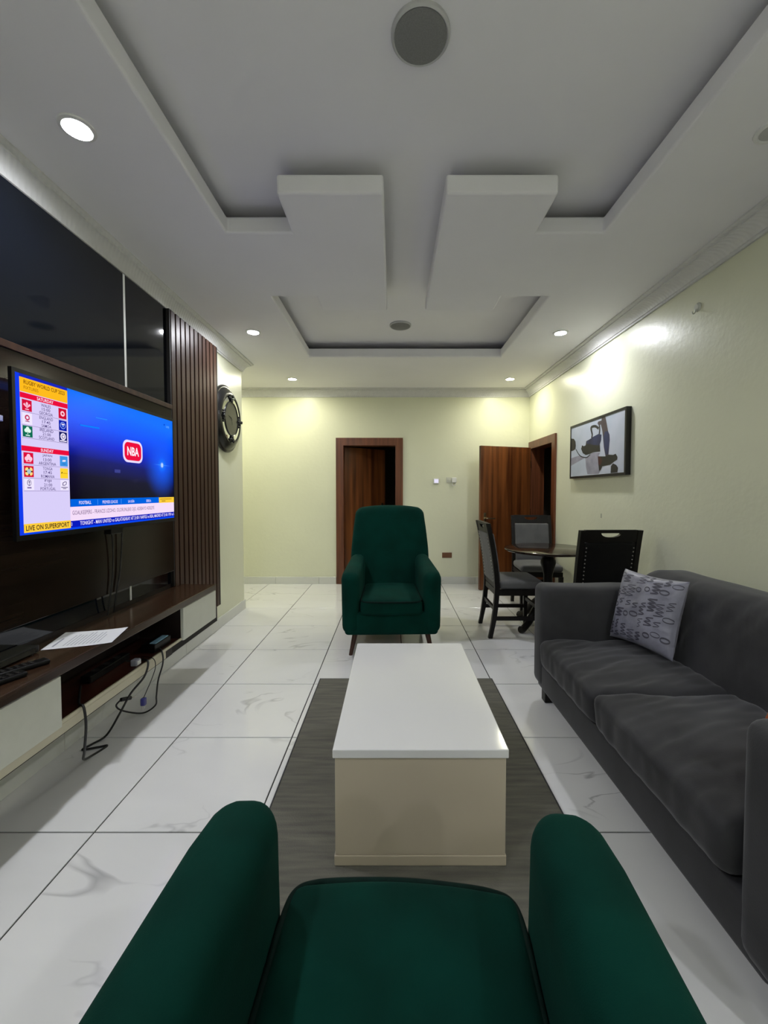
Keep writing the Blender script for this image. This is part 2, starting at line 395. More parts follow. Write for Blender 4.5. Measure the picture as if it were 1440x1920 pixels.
# ceiling: upper level plus a hanging soffit with two trays, a channel and two tongues
ceil = box('ceiling', XC - 0.1, XR + 0.1, YF - 0.1, YB + 0.1, ZU, 2.96, 'ceil')
tag(ceil, 'pale lavender-white ceiling with stepped recessed trays', 'ceiling', kind='structure')
GX = [XC, -0.90, -0.87, -0.548, -0.045, 0.25, 0.778, 1.12, 1.14, XR]
GY = [YF, -0.75, 1.99, 2.29, 3.02, 3.25, 4.35, YB]
def is_open(x, y):
    tongue = (-0.548 < x < -0.045) or (0.25 < x < 0.778)
    if -0.90 < x < 1.14 and -0.75 < y < 2.29: return not (tongue and y > 1.99)
    if -0.045 < x < 0.25 and 2.29 < y < 3.02: return True
    if -0.87 < x < 1.12 and 3.02 < y < 4.35: return not (tongue and y < 3.25)
    return False
bm = bmesh.new(); vd = {}
def gv(i, j, z):
    if (i, j, z) not in vd: vd[(i, j, z)] = bm.verts.new((GX[i], GY[j], z))
    return vd[(i, j, z)]
nx, ny = len(GX) - 1, len(GY) - 1
cell = lambda i, j: 0 <= i < nx and 0 <= j < ny and not is_open((GX[i] + GX[i + 1]) / 2, (GY[j] + GY[j + 1]) / 2)
for i in range(nx):
    for j in range(ny):
        if not cell(i, j): continue
        bm.faces.new([gv(i, j, ZS), gv(i, j + 1, ZS), gv(i + 1, j + 1, ZS), gv(i + 1, j, ZS)])
        bm.faces.new([gv(i, j, ZT), gv(i + 1, j, ZT), gv(i + 1, j + 1, ZT), gv(i, j + 1, ZT)])
        for (di, dj, a, b_) in ((-1, 0, (i, j), (i, j + 1)), (1, 0, (i + 1, j), (i + 1, j + 1)), (0, -1, (i, j), (i + 1, j)), (0, 1, (i, j + 1), (i + 1, j + 1))):
            if not cell(i + di, j + dj):
                bm.faces.new([gv(*a, ZS), gv(*b_, ZS), gv(*b_, ZT), gv(*a, ZT)])
sof = from_bm('soffit', bm, 'ceil', ceil)
bv = sof.modifiers.new('bevel', 'BEVEL'); bv.width = 0.012; bv.segments = 3; bv.limit_method = 'ANGLE'; bv.angle_limit = math.radians(40)
sof.data.polygons.foreach_set('use_smooth', [False] * len(sof.data.polygons))

# cornice, mitred round the room (interior on the right of the path)
PATH = [(XL, YF), (XL, YC), (XC, YC), (XC, YB), (XR, YB), (XR, YF)]
PROF = [(0, 2.572), (0.014, 2.572), (0.014, 2.586), (0.022, 2.588), (0.027, 2.604), (0.038, 2.622), (0.054, 2.638), (0.072, 2.648), (0.080, 2.650),
        (0.080, 2.660), (0.092, 2.662), (0.100, 2.670), (0.100, 2.6795), (0, 2.6795)]
def miter(i):
    p = Vector(PATH[i]); n_ = len(PATH)
    d1 = (p - Vector(PATH[i - 1])).normalized(); d2 = (Vector(PATH[(i + 1) % n_]) - p).normalized()
    n1 = Vector((d1.y, -d1.x)); n2 = Vector((d2.y, -d2.x))
    return (n1 + n2) / (1 + n1.dot(n2))
TL = ['white moulded cornice above the television wall', 'white cornice round the end of the clock wall', 'white cornice in the side passage',
      'white cornice along the far wall above the doors', 'white moulded cornice above the sofa wall', 'white cornice on the wall behind the viewpoint']
for i in range(6):
    j = (i + 1) % 6
    ra = [(PATH[i][0] + miter(i).x * d, PATH[i][1] + miter(i).y * d, z) for d, z in PROF]
    rb = [(PATH[j][0] + miter(j).x * d, PATH[j][1] + miter(j).y * d, z) for d, z in PROF]
    o = loft('trim_%d' % (i + 1), [ra, rb], 'cornice', sm=40)
    tag(o, TL[i], 'cornice', kind='structure')

# skirting, each run split into tiles
def skirting(name, label, a, b, nrm, phase=0.0):
    a, b = Vector(a), Vector(b); L_ = (b - a).length; d = (b - a).normalized(); nv = Vector(nrm)
    root = raw(name, [], [], 'skirt')
    bm_ = bmesh.new()
    q0, q1 = a + nv * 0.001, b + nv * 0.009
    bm_box(bm_, min(q0.x, q1.x), max(q0.x, q1.x), min(q0.y, q1.y), max(q0.y, q1.y), 0, 0.097); bm_.to_mesh(root.data); bm_.free()
    root.data.materials.clear(); root.data.materials.append(M['grout'])
    tag(root, label, 'skirting', kind='structure')
    s = -phase
    while s < L_ - 0.01:
        s0, s1 = max(s, 0) + 0.001, min(s + 0.6, L_) - 0.001
        if s1 - s0 > 0.01:
            p0 = a + d * s0; p1 = a + d * s1 + nv * 0.0135
            box('skirting_tile', p0.x, p1.x, p0.y, p1.y, 0.0005, 0.10, 'skirt', root, bevel=0.0015, seg=1)
        s += 0.6
skirting('baseboard_left', 'pale tile skirting below the television unit', (XL, YF), (XL, YC + 0.0135), (1, 0), 0.1)
skirting('baseboard_passage', 'pale tile skirting round the wall end', (XC, YC), (XL, YC), (0, 1))
skirting('baseboard_back', 'pale tile skirting left of the far door', (XC, YB), (-0.79, YB), (0, -1), 0.23)
skirting('baseboard_back_right', 'pale tile skirting right of the far door', (0.14, YB), (XR, YB), (0, -1), 0.2)
skirting('baseboard_right', 'pale tile skirting behind sofa and dining chairs', (XR, YF), (XR, 4.73), (-1, 0))

# ------------------------------------------------------------------ doors
def lever(parent, M4, mirror=1):
    pl = box('handle_plate', -0.02, 0.02, -0.006, 0.0, -0.11, 0.11, 'brass', parent, bevel=0.003, xf=M4)
    o = tube('handle', [(0, 0, 0.04), (0, -0.05, 0.04), (mirror * 0.015, -0.056, 0.04), (mirror * 0.12, -0.052, 0.035)], 0.009, 'brass', pl, n=10)
    o.data.transform(M4)
    return pl

d1 = empty('door_1', (-0.325, YB, 0))
tag(d1, 'brown veneer door ajar in the far wall, behind the armchair', 'door', kind='structure')
FW = 0.073
boxes('door_frame', [(D1[0] - FW, D1[0], YB - 0.022, YB, 0, D1[2] + FW), (D1[1], D1[1] + FW, YB - 0.022, YB, 0, D1[2] + FW), (D1[0], D1[1], YB - 0.022, YB, D1[2], D1[2] + FW),
                     (D1[0], D1[0] + 0.03, YB - 0.022, YB + 0.16, 0, D1[2]), (D1[1] - 0.03, D1[1], YB - 0.022, YB + 0.16, 0, D1[2]), (D1[0] + 0.03, D1[1] - 0.03, YB - 0.022, YB + 0.16, D1[2] - 0.03, D1[2])], 'doorframe', d1)
X4 = Matrix.Translation((D1[0] + 0.032, YB + 0.12, 0)) @ Matrix.Rotation(math.radians(38), 4, 'Z')
leaf = box('door_leaf', 0, 0.71, 0.0, 0.04, 0.008, D1[2] - 0.035, 'door', d1, bevel=0.002, xf=X4)
lever(leaf, X4 @ Matrix.Translation((0.65, 0, 1.0)), -1)

d2 = empty('door_2', (XR, 5.2, 0))
tag(d2, 'brown veneer door standing open beside the dining table', 'door', kind='structure')
FW2 = 0.065
boxes('door_frame', [(XR - 0.022, XR, D2[0] - FW2, D2[0], 0, D2[2] + FW2), (XR - 0.022, XR, D2[1], D2[1] + FW2, 0, D2[2] + FW2), (XR - 0.022, XR, D2[0], D2[1], D2[2], D2[2] + FW2),
                     (XR - 0.022, XR + 0.16, D2[0], D2[0] + 0.03, 0, D2[2]), (XR - 0.022, XR + 0.16, D2[1] - 0.03, D2[1], 0, D2[2]), (XR - 0.022, XR + 0.16, D2[0] + 0.03, D2[1] - 0.03, D2[2] - 0.03, D2[2])], 'doorframe', d2)
X5 = Matrix.Translation((1.843, 5.555, 0)) @ Matrix.Rotation(math.radians(180 + 19.5), 4, 'Z')
leaf = box('door_leaf', 0, 0.765, -0.04, 0.0, 0.008, D2[2] - 0.015, 'door', d2, bevel=0.002, xf=X5)
lever(leaf, X5 @ Matrix.Translation((0.70, 0, 0.90)) @ Matrix.Rotation(PI, 4, 'Z'), 1)
for hz in (0.25, 1.0, 1.65):
    o = lathe('hinge', [(0.008, hz - 0.05), (0.008, hz + 0.05)], 'brass', leaf, n=10, loc=(1.843, 5.562, 0))

# ------------------------------------------------------------------ ceiling fittings
def downlight(x, y, kind, label):
    t = empty('downlight', (x, y, ZS)); tag(t, label, 'ceiling light', 'recessed round ceiling downlights')
    lathe('trim_ring', [(0.046, 0.0), (0.046, -0.006), (0.050, -0.009), (0.062, -0.006), (0.064, 0.0)], 'ring', t, 32, local=True)
    lathe('lens', [(0.0, -0.0045), (0.0455, -0.0045), (0.0455, 0.0)], kind, t, 32, local=True)
downlight(-1.215, 1.64, 'lamp_cool', 'large bright lit downlight above the near end of the television')
downlight(-1.225, 3.67, 'lamp_cool', 'lit downlight in the ceiling near the wall clock')
downlight(-1.25, 5.18, 'lamp_warm', 'small lit downlight by the far wall, left of the doors')
downlight(1.475, 3.69, 'lamp_cool', 'lit downlight above the dining table side of the ceiling')
downlight(1.45, 5.18, 'lamp_warm', 'small lit downlight by the far wall above the open side door')
downlight(1.475, 1.65, 'lamp_off', 'unlit downlight ring above the sofa at the right edge')
downlight(-1.215, -0.4, 'lamp_cool', 'lit downlight on the left behind the viewpoint')
downlight(1.475, -0.4, 'lamp_cool', 'lit downlight on the right behind the viewpoint')

def ceiling_speaker(x, y, label):
    t = empty('ceiling_speaker', (x, y, ZU)); tag(t, label, 'speaker', 'round ceiling speakers')
    lathe('trim_ring', [(0.089, 0.0), (0.089, -0.012), (0.094, -0.016), (0.10, -0.010), (0.10, 0.0)], 'speakerring', t, 40, local=True)
    lathe('grille', [(0.0, -0.019), (0.05, -0.018), (0.089, -0.014), (0.089, 0.0)], 'speaker', t, 40, local=True)
downlight(-1.215, -1.95, 'lamp_cool', 'added unseen lit downlight at the left rear of the room behind the viewpoint')  # added lamp out of view, evens out the room light
downlight(1.475, -1.95, 'lamp_cool', 'added unseen lit downlight at the right rear of the room behind the viewpoint')  # added on the right as well, unseen, to spread the light
downlight(-2.35, 5.10, 'lamp_warm', 'added lit downlight in the side passage, hidden by the clock wall')  # added lamp round the corner, brightens the back left
ceiling_speaker(0.093, 1.455, 'large grey round speaker in the near ceiling tray')
ceiling_speaker(0.068, 3.90, 'small grey round speaker in the far ceiling tray')

# ------------------------------------------------------------------ television wall
mw = empty('media_wall_panel', (XL, 2.6, 0.1))
tag(mw, 'black gloss and dark walnut television wall panelling with vertical slats', 'wall panel')
PX = -1.600
XW = XL + 0.002
box('gloss_panel', XW, PX, 0.2, 2.492, 0.62, 2.571, 'gloss_black', mw, bevel=0.001, seg=1)
box('gloss_panel', XW, PX, 2.508, 2.955, 0.62, 2.571, 'gloss_black', mw, bevel=0.001, seg=1)
tag(box('joint_strip', XW, PX + 0.002, 2.493, 2.507, 0.62, 2.571, 'strip', mw), 'thin white vertical joint strip')
box('lower_panel', XW, PX, 0.2, 2.955, 0.104, 0.619, 'carcass', mw)
bb = box('backing_board', PX + 0.0005, -1.568, 0.35, 2.945, 0.715, 1.893, 'board', mw, bevel=0.003)
box('board_edge', -1.568, -1.560, 0.35, 2.945, 1.862, 1.893, 'slat', bb, bevel=0.002, seg=1)
box('slat_backing', XW, -1.605, 2.956, 3.735, 0.104, 2.571, 'slatback', mw)
SY0, SP = 2.975, 0.0698
slat_me = None
for i in range(11):
    y0 = SY0 + i * SP
    zb = 0.25
    box('slat', -1.6045, -1.575, y0, y0 + 0.053, zb, 2.5705, 'slat', mw, bevel=0.002, seg=1)
box('end_strip', -1.6045, -1.578, 3.7365, 3.752, 0.25, 2.5705, 'slatback', mw)
box('end_strip', -1.6045, -1.578, 2.9565, 2.9735, 0.60, 2.5705, 'slatback', mw)

ms = empty('media_shelf', (-1.45, 2.0, 0.30))
tag(ms, 'floating dark walnut television shelf with cream drawers and an open niche', 'shelf unit')
SX = -1.318
shelf = box('shelf_board', PX + 0.001, SX, 0.3, 3.06, 0.552, 0.592, 'shelf', ms, bevel=0.003)
def drawer(y0, y1):
    box('drawer_box', PX + 0.001, SX - 0.022, y0 + 0.004, y1 - 0.004, 0.355, 0.551, 'carcass', ms)
    return box('drawer_front', SX - 0.021, SX - 0.001, y0, y1, 0.343, 0.548, 'cream_lam', ms, bevel=0.002)
drawer(0.45, 1.617); drawer(2.575, 3.05)
box('niche_board', PX + 0.001, SX - 0.022, 1.618, 2.57, 0.346, 0.358, 'niche', ms)
box('niche_lip', SX - 0.0215, SX - 0.012, 1.618, 2.573, 0.346, 0.361, 'cream_rail', ms, bevel=0.001, seg=1)
box('support_rail', SX - 0.045, SX - 0.018, 0.4, 2.40, 0.300, 0.342, 'cream_rail', ms, bevel=0.002)
box('support_rail', SX - 0.060, SX - 0.046, 0.4, 2.40, 0.285, 0.342, 'cream_rail', ms, bevel=0.002)

# ------------------------------------------------------------------ television
TVX, TY, TW, TZ, TH = -1.470, 1.620, 1.150, 1.747, 0.640
tv = empty('television', (TVX - 0.03, TY + TW / 2, TZ - TH))
tag(tv, 'large flat television showing a blue sports channel, mounted on the wall', 'television')
box('tv_body', TVX - 0.045, TVX - 0.0115, TY + 0.05, TY + TW - 0.05, TZ - TH + 0.03, TZ - 0.04, 'black', tv, bevel=0.006)
box('wall_bracket', -1.567, TVX - 0.046, TY + 0.4, TY + 0.75, TZ - 0.45, TZ - 0.15, 'black', tv)
boxes('bezel', [(TVX - 0.012, TVX + 0.003, TY - 0.014, TY, TZ - TH - 0.022, TZ + 0.016), (TVX - 0.012, TVX + 0.003, TY + TW, TY + TW + 0.012, TZ - TH - 0.022, TZ + 0.016),
                (TVX - 0.012, TVX + 0.003, TY, TY + TW, TZ, TZ + 0.016), (TVX - 0.012, TVX + 0.003, TY, TY + TW, TZ - TH - 0.022, TZ - TH)], 'black', tv)
box('sensor_box', TVX - 0.04, TVX + 0.0, TY + 0.53, TY + 0.62, TZ - TH - 0.05, TZ - TH - 0.0225, 'black', tv, bevel=0.003)
# screen picture: gradient blue scene with a star
def screen_mat():
    m = bpy.data.materials.new('screen_picture'); m.use_nodes = True
    nt = m.node_tree; N = nt.nodes.new; L = nt.links.new
    nt.nodes.remove(nt.nodes['Principled BSDF'])
    geo = N('ShaderNodeNewGeometry'); sep = N('ShaderNodeSeparateXYZ'); L(geo.outputs['Position'], sep.inputs[0])
    v = N('ShaderNodeMapRange'); v.inputs[1].default_value = TZ; v.inputs[2].default_value = TZ - TH; L(sep.outputs[2], v.inputs[0])
    u = N('ShaderNodeMapRange'); u.inputs[1].default_value = TY; u.inputs[2].default_value = TY + TW; L(sep.outputs[1], u.inputs[0])
    # diagonal: brighter to the right
    mm = N('ShaderNodeMath'); mm.operation = 'MULTIPLY_ADD'; mm.inputs[1].default_value = -0.10; L(u.outputs[0], mm.inputs[0]); L(v.outputs[0], mm.inputs[2])
    rp = N('ShaderNodeValToRGB'); cr = rp.color_ramp
    cr.elements[0].position = 0.0; cr.elements[0].color = srgb(0, 112, 255)
    cr.elements[1].position = 0.78; cr.elements[1].color = srgb(6, 6, 16)
    for p, c in ((0.17, (0, 84, 255)), (0.32, (0, 38, 215)), (0.45, (8, 18, 110)), (0.58, (12, 12, 44))):
        e = cr.elements.new(p); e.color = srgb(*c)
    L(mm.outputs[0], rp.inputs[0])
    # glow round the star, part of the broadcast picture
    def dist(cu, cv, su, sv):
        a = N('ShaderNodeMath'); a.operation = 'SUBTRACT'; a.inputs[1].default_value = cu; L(u.outputs[0], a.inputs[0])
        a2 = N('ShaderNodeMath'); a2.operation = 'MULTIPLY'; a2.inputs[1].default_value = su; L(a.outputs[0], a2.inputs[0])
        b = N('ShaderNodeMath'); b.operation = 'SUBTRACT'; b.inputs[1].default_value = cv; L(v.outputs[0], b.inputs[0])
        b2 = N('ShaderNodeMath'); b2.operation = 'MULTIPLY'; b2.inputs[1].default_value = sv; L(b.outputs[0], b2.inputs[0])
        p1 = N('ShaderNodeMath'); p1.operation = 'POWER'; p1.inputs[1].default_value = 2; L(a2.outputs[0], p1.inputs[0])
        p2 = N('ShaderNodeMath'); p2.operation = 'POWER'; p2.inputs[1].default_value = 2; L(b2.outputs[0], p2.inputs[0])
        s = N('ShaderNodeMath'); s.operation = 'ADD'; L(p1.outputs[0], s.inputs[0]); L(p2.outputs[0], s.inputs[1])
        return s
    cur = rp.outputs[0]
    for (cu, cv, su, sv, k, c) in ((0.885, 0.466, 5.5, 2.8, 0.9, (0, 92, 255)), (0.885, 0.466, 20, 11, 0.75, (0, 130, 255)), (0.885, 0.466, 55, 30, 1.0, (225, 245, 255)), (0.885, 0.466, 9.5, 200, 0.8, (90, 170, 255))):
        s = dist(cu, cv, su, sv)
        mr = N('ShaderNodeMapRange'); mr.interpolation_type = 'SMOOTHSTEP'; mr.inputs[1].default_value = 0.0; mr.inputs[2].default_value = 1.0
        mr.inputs[3].default_value = k; mr.inputs[4].default_value = 0.0; rt_ = N('ShaderNodeMath'); rt_.operation = 'SQRT'; L(s.outputs[0], rt_.inputs[0]); L(rt_.outputs[0], mr.inputs[0])
        mx = N('ShaderNodeMix'); mx.data_type = 'RGBA'; L(mr.outputs[0], mx.inputs['Factor']); L(cur, mx.inputs['A']); mx.inputs['B'].default_value = srgb(*c)
        cur = mx.outputs['Result']
    e = N('ShaderNodeEmission'); e.inputs[1].default_value = 1.0; L(cur, e.inputs[0])
    g = N('ShaderNodeBsdfGlossy'); g.inputs['Roughness'].default_value = 0.08; g.inputs[0].default_value = (0.03, 0.03, 0.03, 1)
    ad = N('ShaderNodeAddShader'); L(e.outputs[0], ad.inputs[0]); L(g.outputs[0], ad.inputs[1])
    L(ad.outputs[0], nt.nodes['Material Output'].inputs[0])
    return m
screen = box('screen', TVX - 0.011, TVX, TY, TY + TW, TZ - TH, TZ, screen_mat(), tv)
EM = {}
def em(r, g, b):
    if (r, g, b) not in EM: EM[(r, g, b)] = emis('screen_ink_%02x%02x%02x' % (r, g, b), srgb(r, g, b), 1.0)
    return EM[(r, g, b)]
def S3(u, v, d): return (TVX + 0.0004 + d * 0.0003, TY + u * TW, TZ - v * TH)
def poly(pts, col, d=1):
    me = bpy.data.meshes.new('screen_graphic'); me.from_pydata([S3(u, v, d) for u, v in pts], [], [tuple(range(len(pts)))]); me.update()
    link('screen_graphic', me, em(*col), screen)
def rect(u0, v0, u1, v1, col, d=1): poly([(u0, v1), (u1, v1), (u1, v0), (u0, v0)], col, d)
def disc(cu, cv, ru, col, d=2, n=14, ry=None):
    ry = ry if ry else ru * TW / TH
    poly([(cu + ru * math.cos(2 * PI * i / n), cv - ry * math.sin(2 * PI * i / n)) for i in range(n)], col, d)
def words(body, u0, v0, u1, v1, col, d=3, off=0.012):
    me = text_mesh(body, off)
    xs_ = [q.co.x for q in me.vertices]; ys_ = [q.co.y for q in me.vertices]
    ax, bx, ay, by = min(xs_), max(xs_), min(ys_), max(ys_)
    for q in me.vertices:
        q.co = Vector(S3(u0 + (q.co.x - ax) / (bx - ax) * (u1 - u0), v1 - (q.co.y - ay) / (by - ay) * (v1 - v0), d))
    me.name = 'screen_lettering'; me.materials.clear()
    link('screen_lettering', me, em(*col), screen)
WHT, LIL, RED, YEL, GLD, NAV, INK, BLU = (240, 232, 255), (218, 208, 250), (236, 14, 60), (255, 206, 60), (255, 188, 30), (6, 30, 150), (62, 44, 110), (0, 98, 225)
rect(0, 0, 0.018, 1, (18, 60, 235)); rect(0.018, 0, 0.226, 0.02, (24, 40, 190)); rect(0.018, 0.985, 1, 1, (8, 70, 240))
rect(0.018, 0.02, 0.226, 0.935, LIL); rect(0.018, 0.02, 0.226, 0.108, GLD, 2)
words('RUGBY WORLD CUP 2023', 0.034, 0.032, 0.212, 0.058, (110, 60, 10)); words('FIXTURES', 0.034, 0.069, 0.093, 0.089, (150, 92, 10), off=0.0)
rect(0.018, 0.113, 0.226, 0.146, RED, 2); words('SATURDAY', 0.086, 0.119, 0.158, 0.140, WHT)
rect(0.018, 0.442, 0.226, 0.475, RED, 2); words('SUNDAY', 0.096, 0.448, 0.152, 0.469, WHT)
rows = [(0.150, 'WALES', '15:00', 'GEORGIA'), (0.232, 'ENGLAND', '17:45', 'SAMOA'), (0.311, 'IRELAND', '21:00', 'SCOTLAND'),
        (0.479, 'JAPAN', '13:00', 'ARGENTINA'), (0.563, 'TONGA', '17:45', 'ROMANIA'), (0.645, 'FIJI', '21:00', 'PORTUGAL')]
for v0, a, t_, b_ in rows:
    for k_, s_ in enumerate((a, t_, b_)):
        wd = 0.0085 * len(s_) * (0.85 if s_ in ('FIJI',) or ':' in s_ else 1)
        words(s_, 0.124 - wd / 2, v0 + 0.004 + k_ * 0.0255, 0.124 + wd / 2, v0 + 0.024 + k_ * 0.0255, INK, off=0.004)
    rect(0.022, v0 + 0.0795, 0.222, v0 + 0.0815, (120, 100, 150), 2)
# emblem squares: left column, right column
sq = lambda side, v0, c: rect(*((0.025, v0, 0.064, v0 + 0.070) if side == 'L' else (0.181, v0, 0.219, v0 + 0.070)), c, 2)
sq('L', 0.154, (214, 16, 60)); sq('R', 0.154, (206, 14, 54)); sq('L', 0.236, WHT); sq('R', 0.236, (10, 30, 170)); sq('L', 0.316, (16, 110, 84)); sq('R', 0.316, (14, 22, 96))
sq('L', 0.483, (222, 16, 62)); sq('R', 0.483, (60, 150, 230)); sq('L', 0.567, (214, 20, 52)); sq('R', 0.567, (255, 214, 50)); sq('L', 0.649, WHT); sq('R', 0.649, WHT)
P_ = (255, 190, 215)
for du, dv in ((-0.010, 0.026), (0, 0.016), (0.010, 0.026)):                       # three plumes and a scroll
    poly([(0.0445, 0.154 + 0.052), (0.0445 + du - 0.005, 0.154 + dv + 0.006), (0.0445 + du, 0.154 + dv - 0.004), (0.0445 + du + 0.005, 0.154 + dv + 0.006)], P_, 3)
rect(0.037, 0.154 + 0.056, 0.052, 0.154 + 0.062, P_, 3)
disc(0.200, 0.189, 0.0105, (255, 205, 220), 3); disc(0.200, 0.189, 0.0045, (206, 14, 54), 4)
disc(0.0445, 0.265, 0.010, (200, 60, 100), 3); disc(0.0445, 0.265, 0.005, WHT, 4); rect(0.036, 0.286, 0.053, 0.291, (150, 60, 110), 3); rect(0.0425, 0.273, 0.0465, 0.284, (200, 60, 100), 3)
disc(0.200, 0.270, 0.0135, (150, 180, 255), 3); disc(0.200, 0.270, 0.0112, (10, 30, 170), 4); rect(0.193, 0.258, 0.207, 0.266, WHT, 5); poly([(0.193, 0.268), (0.200, 0.284), (0.207, 0.268)], (120, 160, 255), 5)
for cu, cv in ((0.038, 0.346), (0.051, 0.346), (0.0445, 0.334)): disc(cu, cv, 0.0068, (225, 255, 240), 3)
rect(0.0435, 0.350, 0.0458, 0.368, (225, 255, 240), 3); rect(0.036, 0.372, 0.053, 0.379, (200, 240, 225), 3)
disc(0.200, 0.347, 0.0135, WHT, 3); disc(0.200, 0.347, 0.008, (14, 22, 96), 4); disc(0.200, 0.347, 0.0055, WHT, 5); rect(0.184, 0.373, 0.216, 0.381, WHT, 3)
for cu, cv in ((0.037, 0.522), (0.052, 0.522), (0.0445, 0.506)): disc(cu, cv, 0.0078, (255, 205, 225), 3)
rect(0.034, 0.538, 0.055, 0.542, (255, 205, 225), 3)
poly([(0.192, 0.521), (0.194, 0.510), (0.208, 0.508), (0.210, 0.516), (0.203, 0.521)], WHT, 3); rect(0.192, 0.535, 0.208, 0.538, (20, 60, 150), 3)
for cu, cv in ((0.037, 0.590), (0.052, 0.590), (0.037, 0.614), (0.052, 0.614)): disc(cu, cv, 0.0075, (255, 220, 130), 3)
disc(0.0445, 0.602, 0.0085, (170, 200, 215), 4)
for cu, cv in ((0.0445, 0.583), (0.0445, 0.621), (0.034, 0.602), (0.055, 0.602)): disc(cu, cv, 0.003, (50, 40, 20), 5)
poly([(0.186, 0.606), (0.187, 0.594), (0.192, 0.592), (0.191, 0.601)], (40, 40, 10), 3); rect(0.194, 0.600, 0.216, 0.603, (180, 130, 20), 3)
disc(0.0445, 0.673, 0.0085, INK, 3, ry=0.020); disc(0.0445, 0.673, 0.0068, WHT, 4, ry=0.0165); rect(0.0435, 0.668, 0.0455, 0.690, INK, 5); poly([(0.039, 0.670), (0.0445, 0.662), (0.050, 0.670)], INK, 5); rect(0.036, 0.700, 0.053, 0.709, (130, 110, 170), 3)
poly([(0.190, 0.686), (0.191, 0.668), (0.202, 0.658), (0.211, 0.660), (0.210, 0.678), (0.200, 0.688)], INK, 3); poly([(0.193, 0.682), (0.194, 0.670), (0.203, 0.662), (0.208, 0.664), (0.207, 0.676), (0.199, 0.684)], WHT, 4); rect(0.184, 0.697, 0.216, 0.702, INK, 3); rect(0.192, 0.706, 0.208, 0.710, INK, 3)
rect(0.018, 0.932, 0.226, 0.987, YEL, 3); words('LIVE ON SUPERSPORT', 0.026, 0.943, 0.218, 0.976, (58, 38, 30), 4, off=0.02)
# lower third
rect(0.228, 0.783, 0.846, 0.838, BLU); rect(0.846, 0.785, 1.0, 0.840, YEL, 2); rect(0.226, 0.838, 1.0, 0.938, (246, 222, 250)); rect(0.226, 0.938, 1.0, 0.985, (10, 26, 190))
for uu in (0.378, 0.532): rect(uu, 0.79, uu + 0.002, 0.83, (90, 170, 255), 2)
words('FOOTBALL', 0.272, 0.797, 0.340, 0.822, WHT); words('PREMIER LEAGUE', 0.408, 0.799, 0.508, 0.824, WHT, off=0.0); words('LA LIGA', 0.584, 0.801, 0.632, 0.824, WHT); words('SERIE A', 0.730, 0.802, 0.772, 0.826, WHT)
rect(0.858, 0.800, 0.975, 0.806, (150, 110, 20), 3); rect(0.872, 0.818, 0.910, 0.825, (150, 110, 20), 3)
words('GOALKEEPERS - FRANCIS UZOHO, OLORUNLEKE OJO, ADEBAYO ADELEYE', 0.236, 0.866, 0.800, 0.906, (110, 82, 128), off=0.0)
words('O', 0.228, 0.948, 0.234, 0.974, WHT)
words('TONIGHT - MAN UNITED vs GALATASARAY AT 21:00 / NAPOLI vs REAL MADRID AT 21:00 / PSV vs S', 0.275, 0.946, 0.997, 0.976, WHT, off=0.01)
# NBA badge
def stadium(cu, cv, hw, hh, col, d):
    r_ = hh * 0.62; pts = []
    for (sx, sy, a0) in ((1, -1, 0), (-1, -1, 90), (-1, 1, 180), (1, 1, 270)):
        for k_ in range(7):
            a_ = math.radians(a0 + k_ * 15)
            pts.append((cu + (sx * (hw - r_) + r_ * math.cos(a_)) / TW, cv + (sy * (hh - r_) - r_ * math.sin(a_)) / TH))
    poly(pts, col, d)
stadium(0.630, 0.377, 0.088, 0.062, (236, 222, 255), 2); stadium(0.630, 0.377, 0.075, 0.050, (238, 16, 62), 3)
words('NBA', 0.585, 0.338, 0.676, 0.414, (255, 240, 250), 4, off=0.03)
rect(0.492, 0.545, 0.532, 0.572, (60, 66, 140), 2)
poly([(0.905, 0.062), (0.916, 0.050), (0.920, 0.060), (0.912, 0.066)], (10, 50, 190), 2); words('LIVE', 0.930, 0.063, 0.962, 0.083, (120, 190, 255), off=0.0)
poly([(0.29, 0.235), (0.40, 0.228), (0.40, 0.240), (0.29, 0.245)], (10, 132, 255), 2); poly([(0.38, 0.155), (0.45, 0.150), (0.45, 0.156), (0.38, 0.160)], (40, 150, 255), 2)
# things round the television
for i, (y, a, b) in enumerate(((2.26, 0.02, 0.0), (2.36, -0.005, 0.05))):
    o = tube('hanging_cable', [(-1.545, y, TZ - TH + 0.05), (-1.552, y + a, 0.98), (-1.556, y + a - b * 0.3, 0.82), (-1.560, y - b, 0.70), (-1.575, y - b, 0.600)], 0.004, 'rubber', n=6)
    tag(o, ('thin black cable hanging below the middle of the television', 'curved black cable hanging below the television by the sensor')[i], 'cable', 'cables below the television')
sp = empty('wall_adapter', (-1.568, 1.60, 1.555)); tag(sp, 'small white adapter on the dark panel at the left edge, beside the television', 'adapter')
box('adapter_body', -1.5675, -1.545, 1.572, 1.650, 1.558, 1.582, 'white', sp, bevel=0.003)
box('adapter_pin', -1.5675, -1.552, 1.557, 1.5715, 1.564, 1.576, 'black', sp)

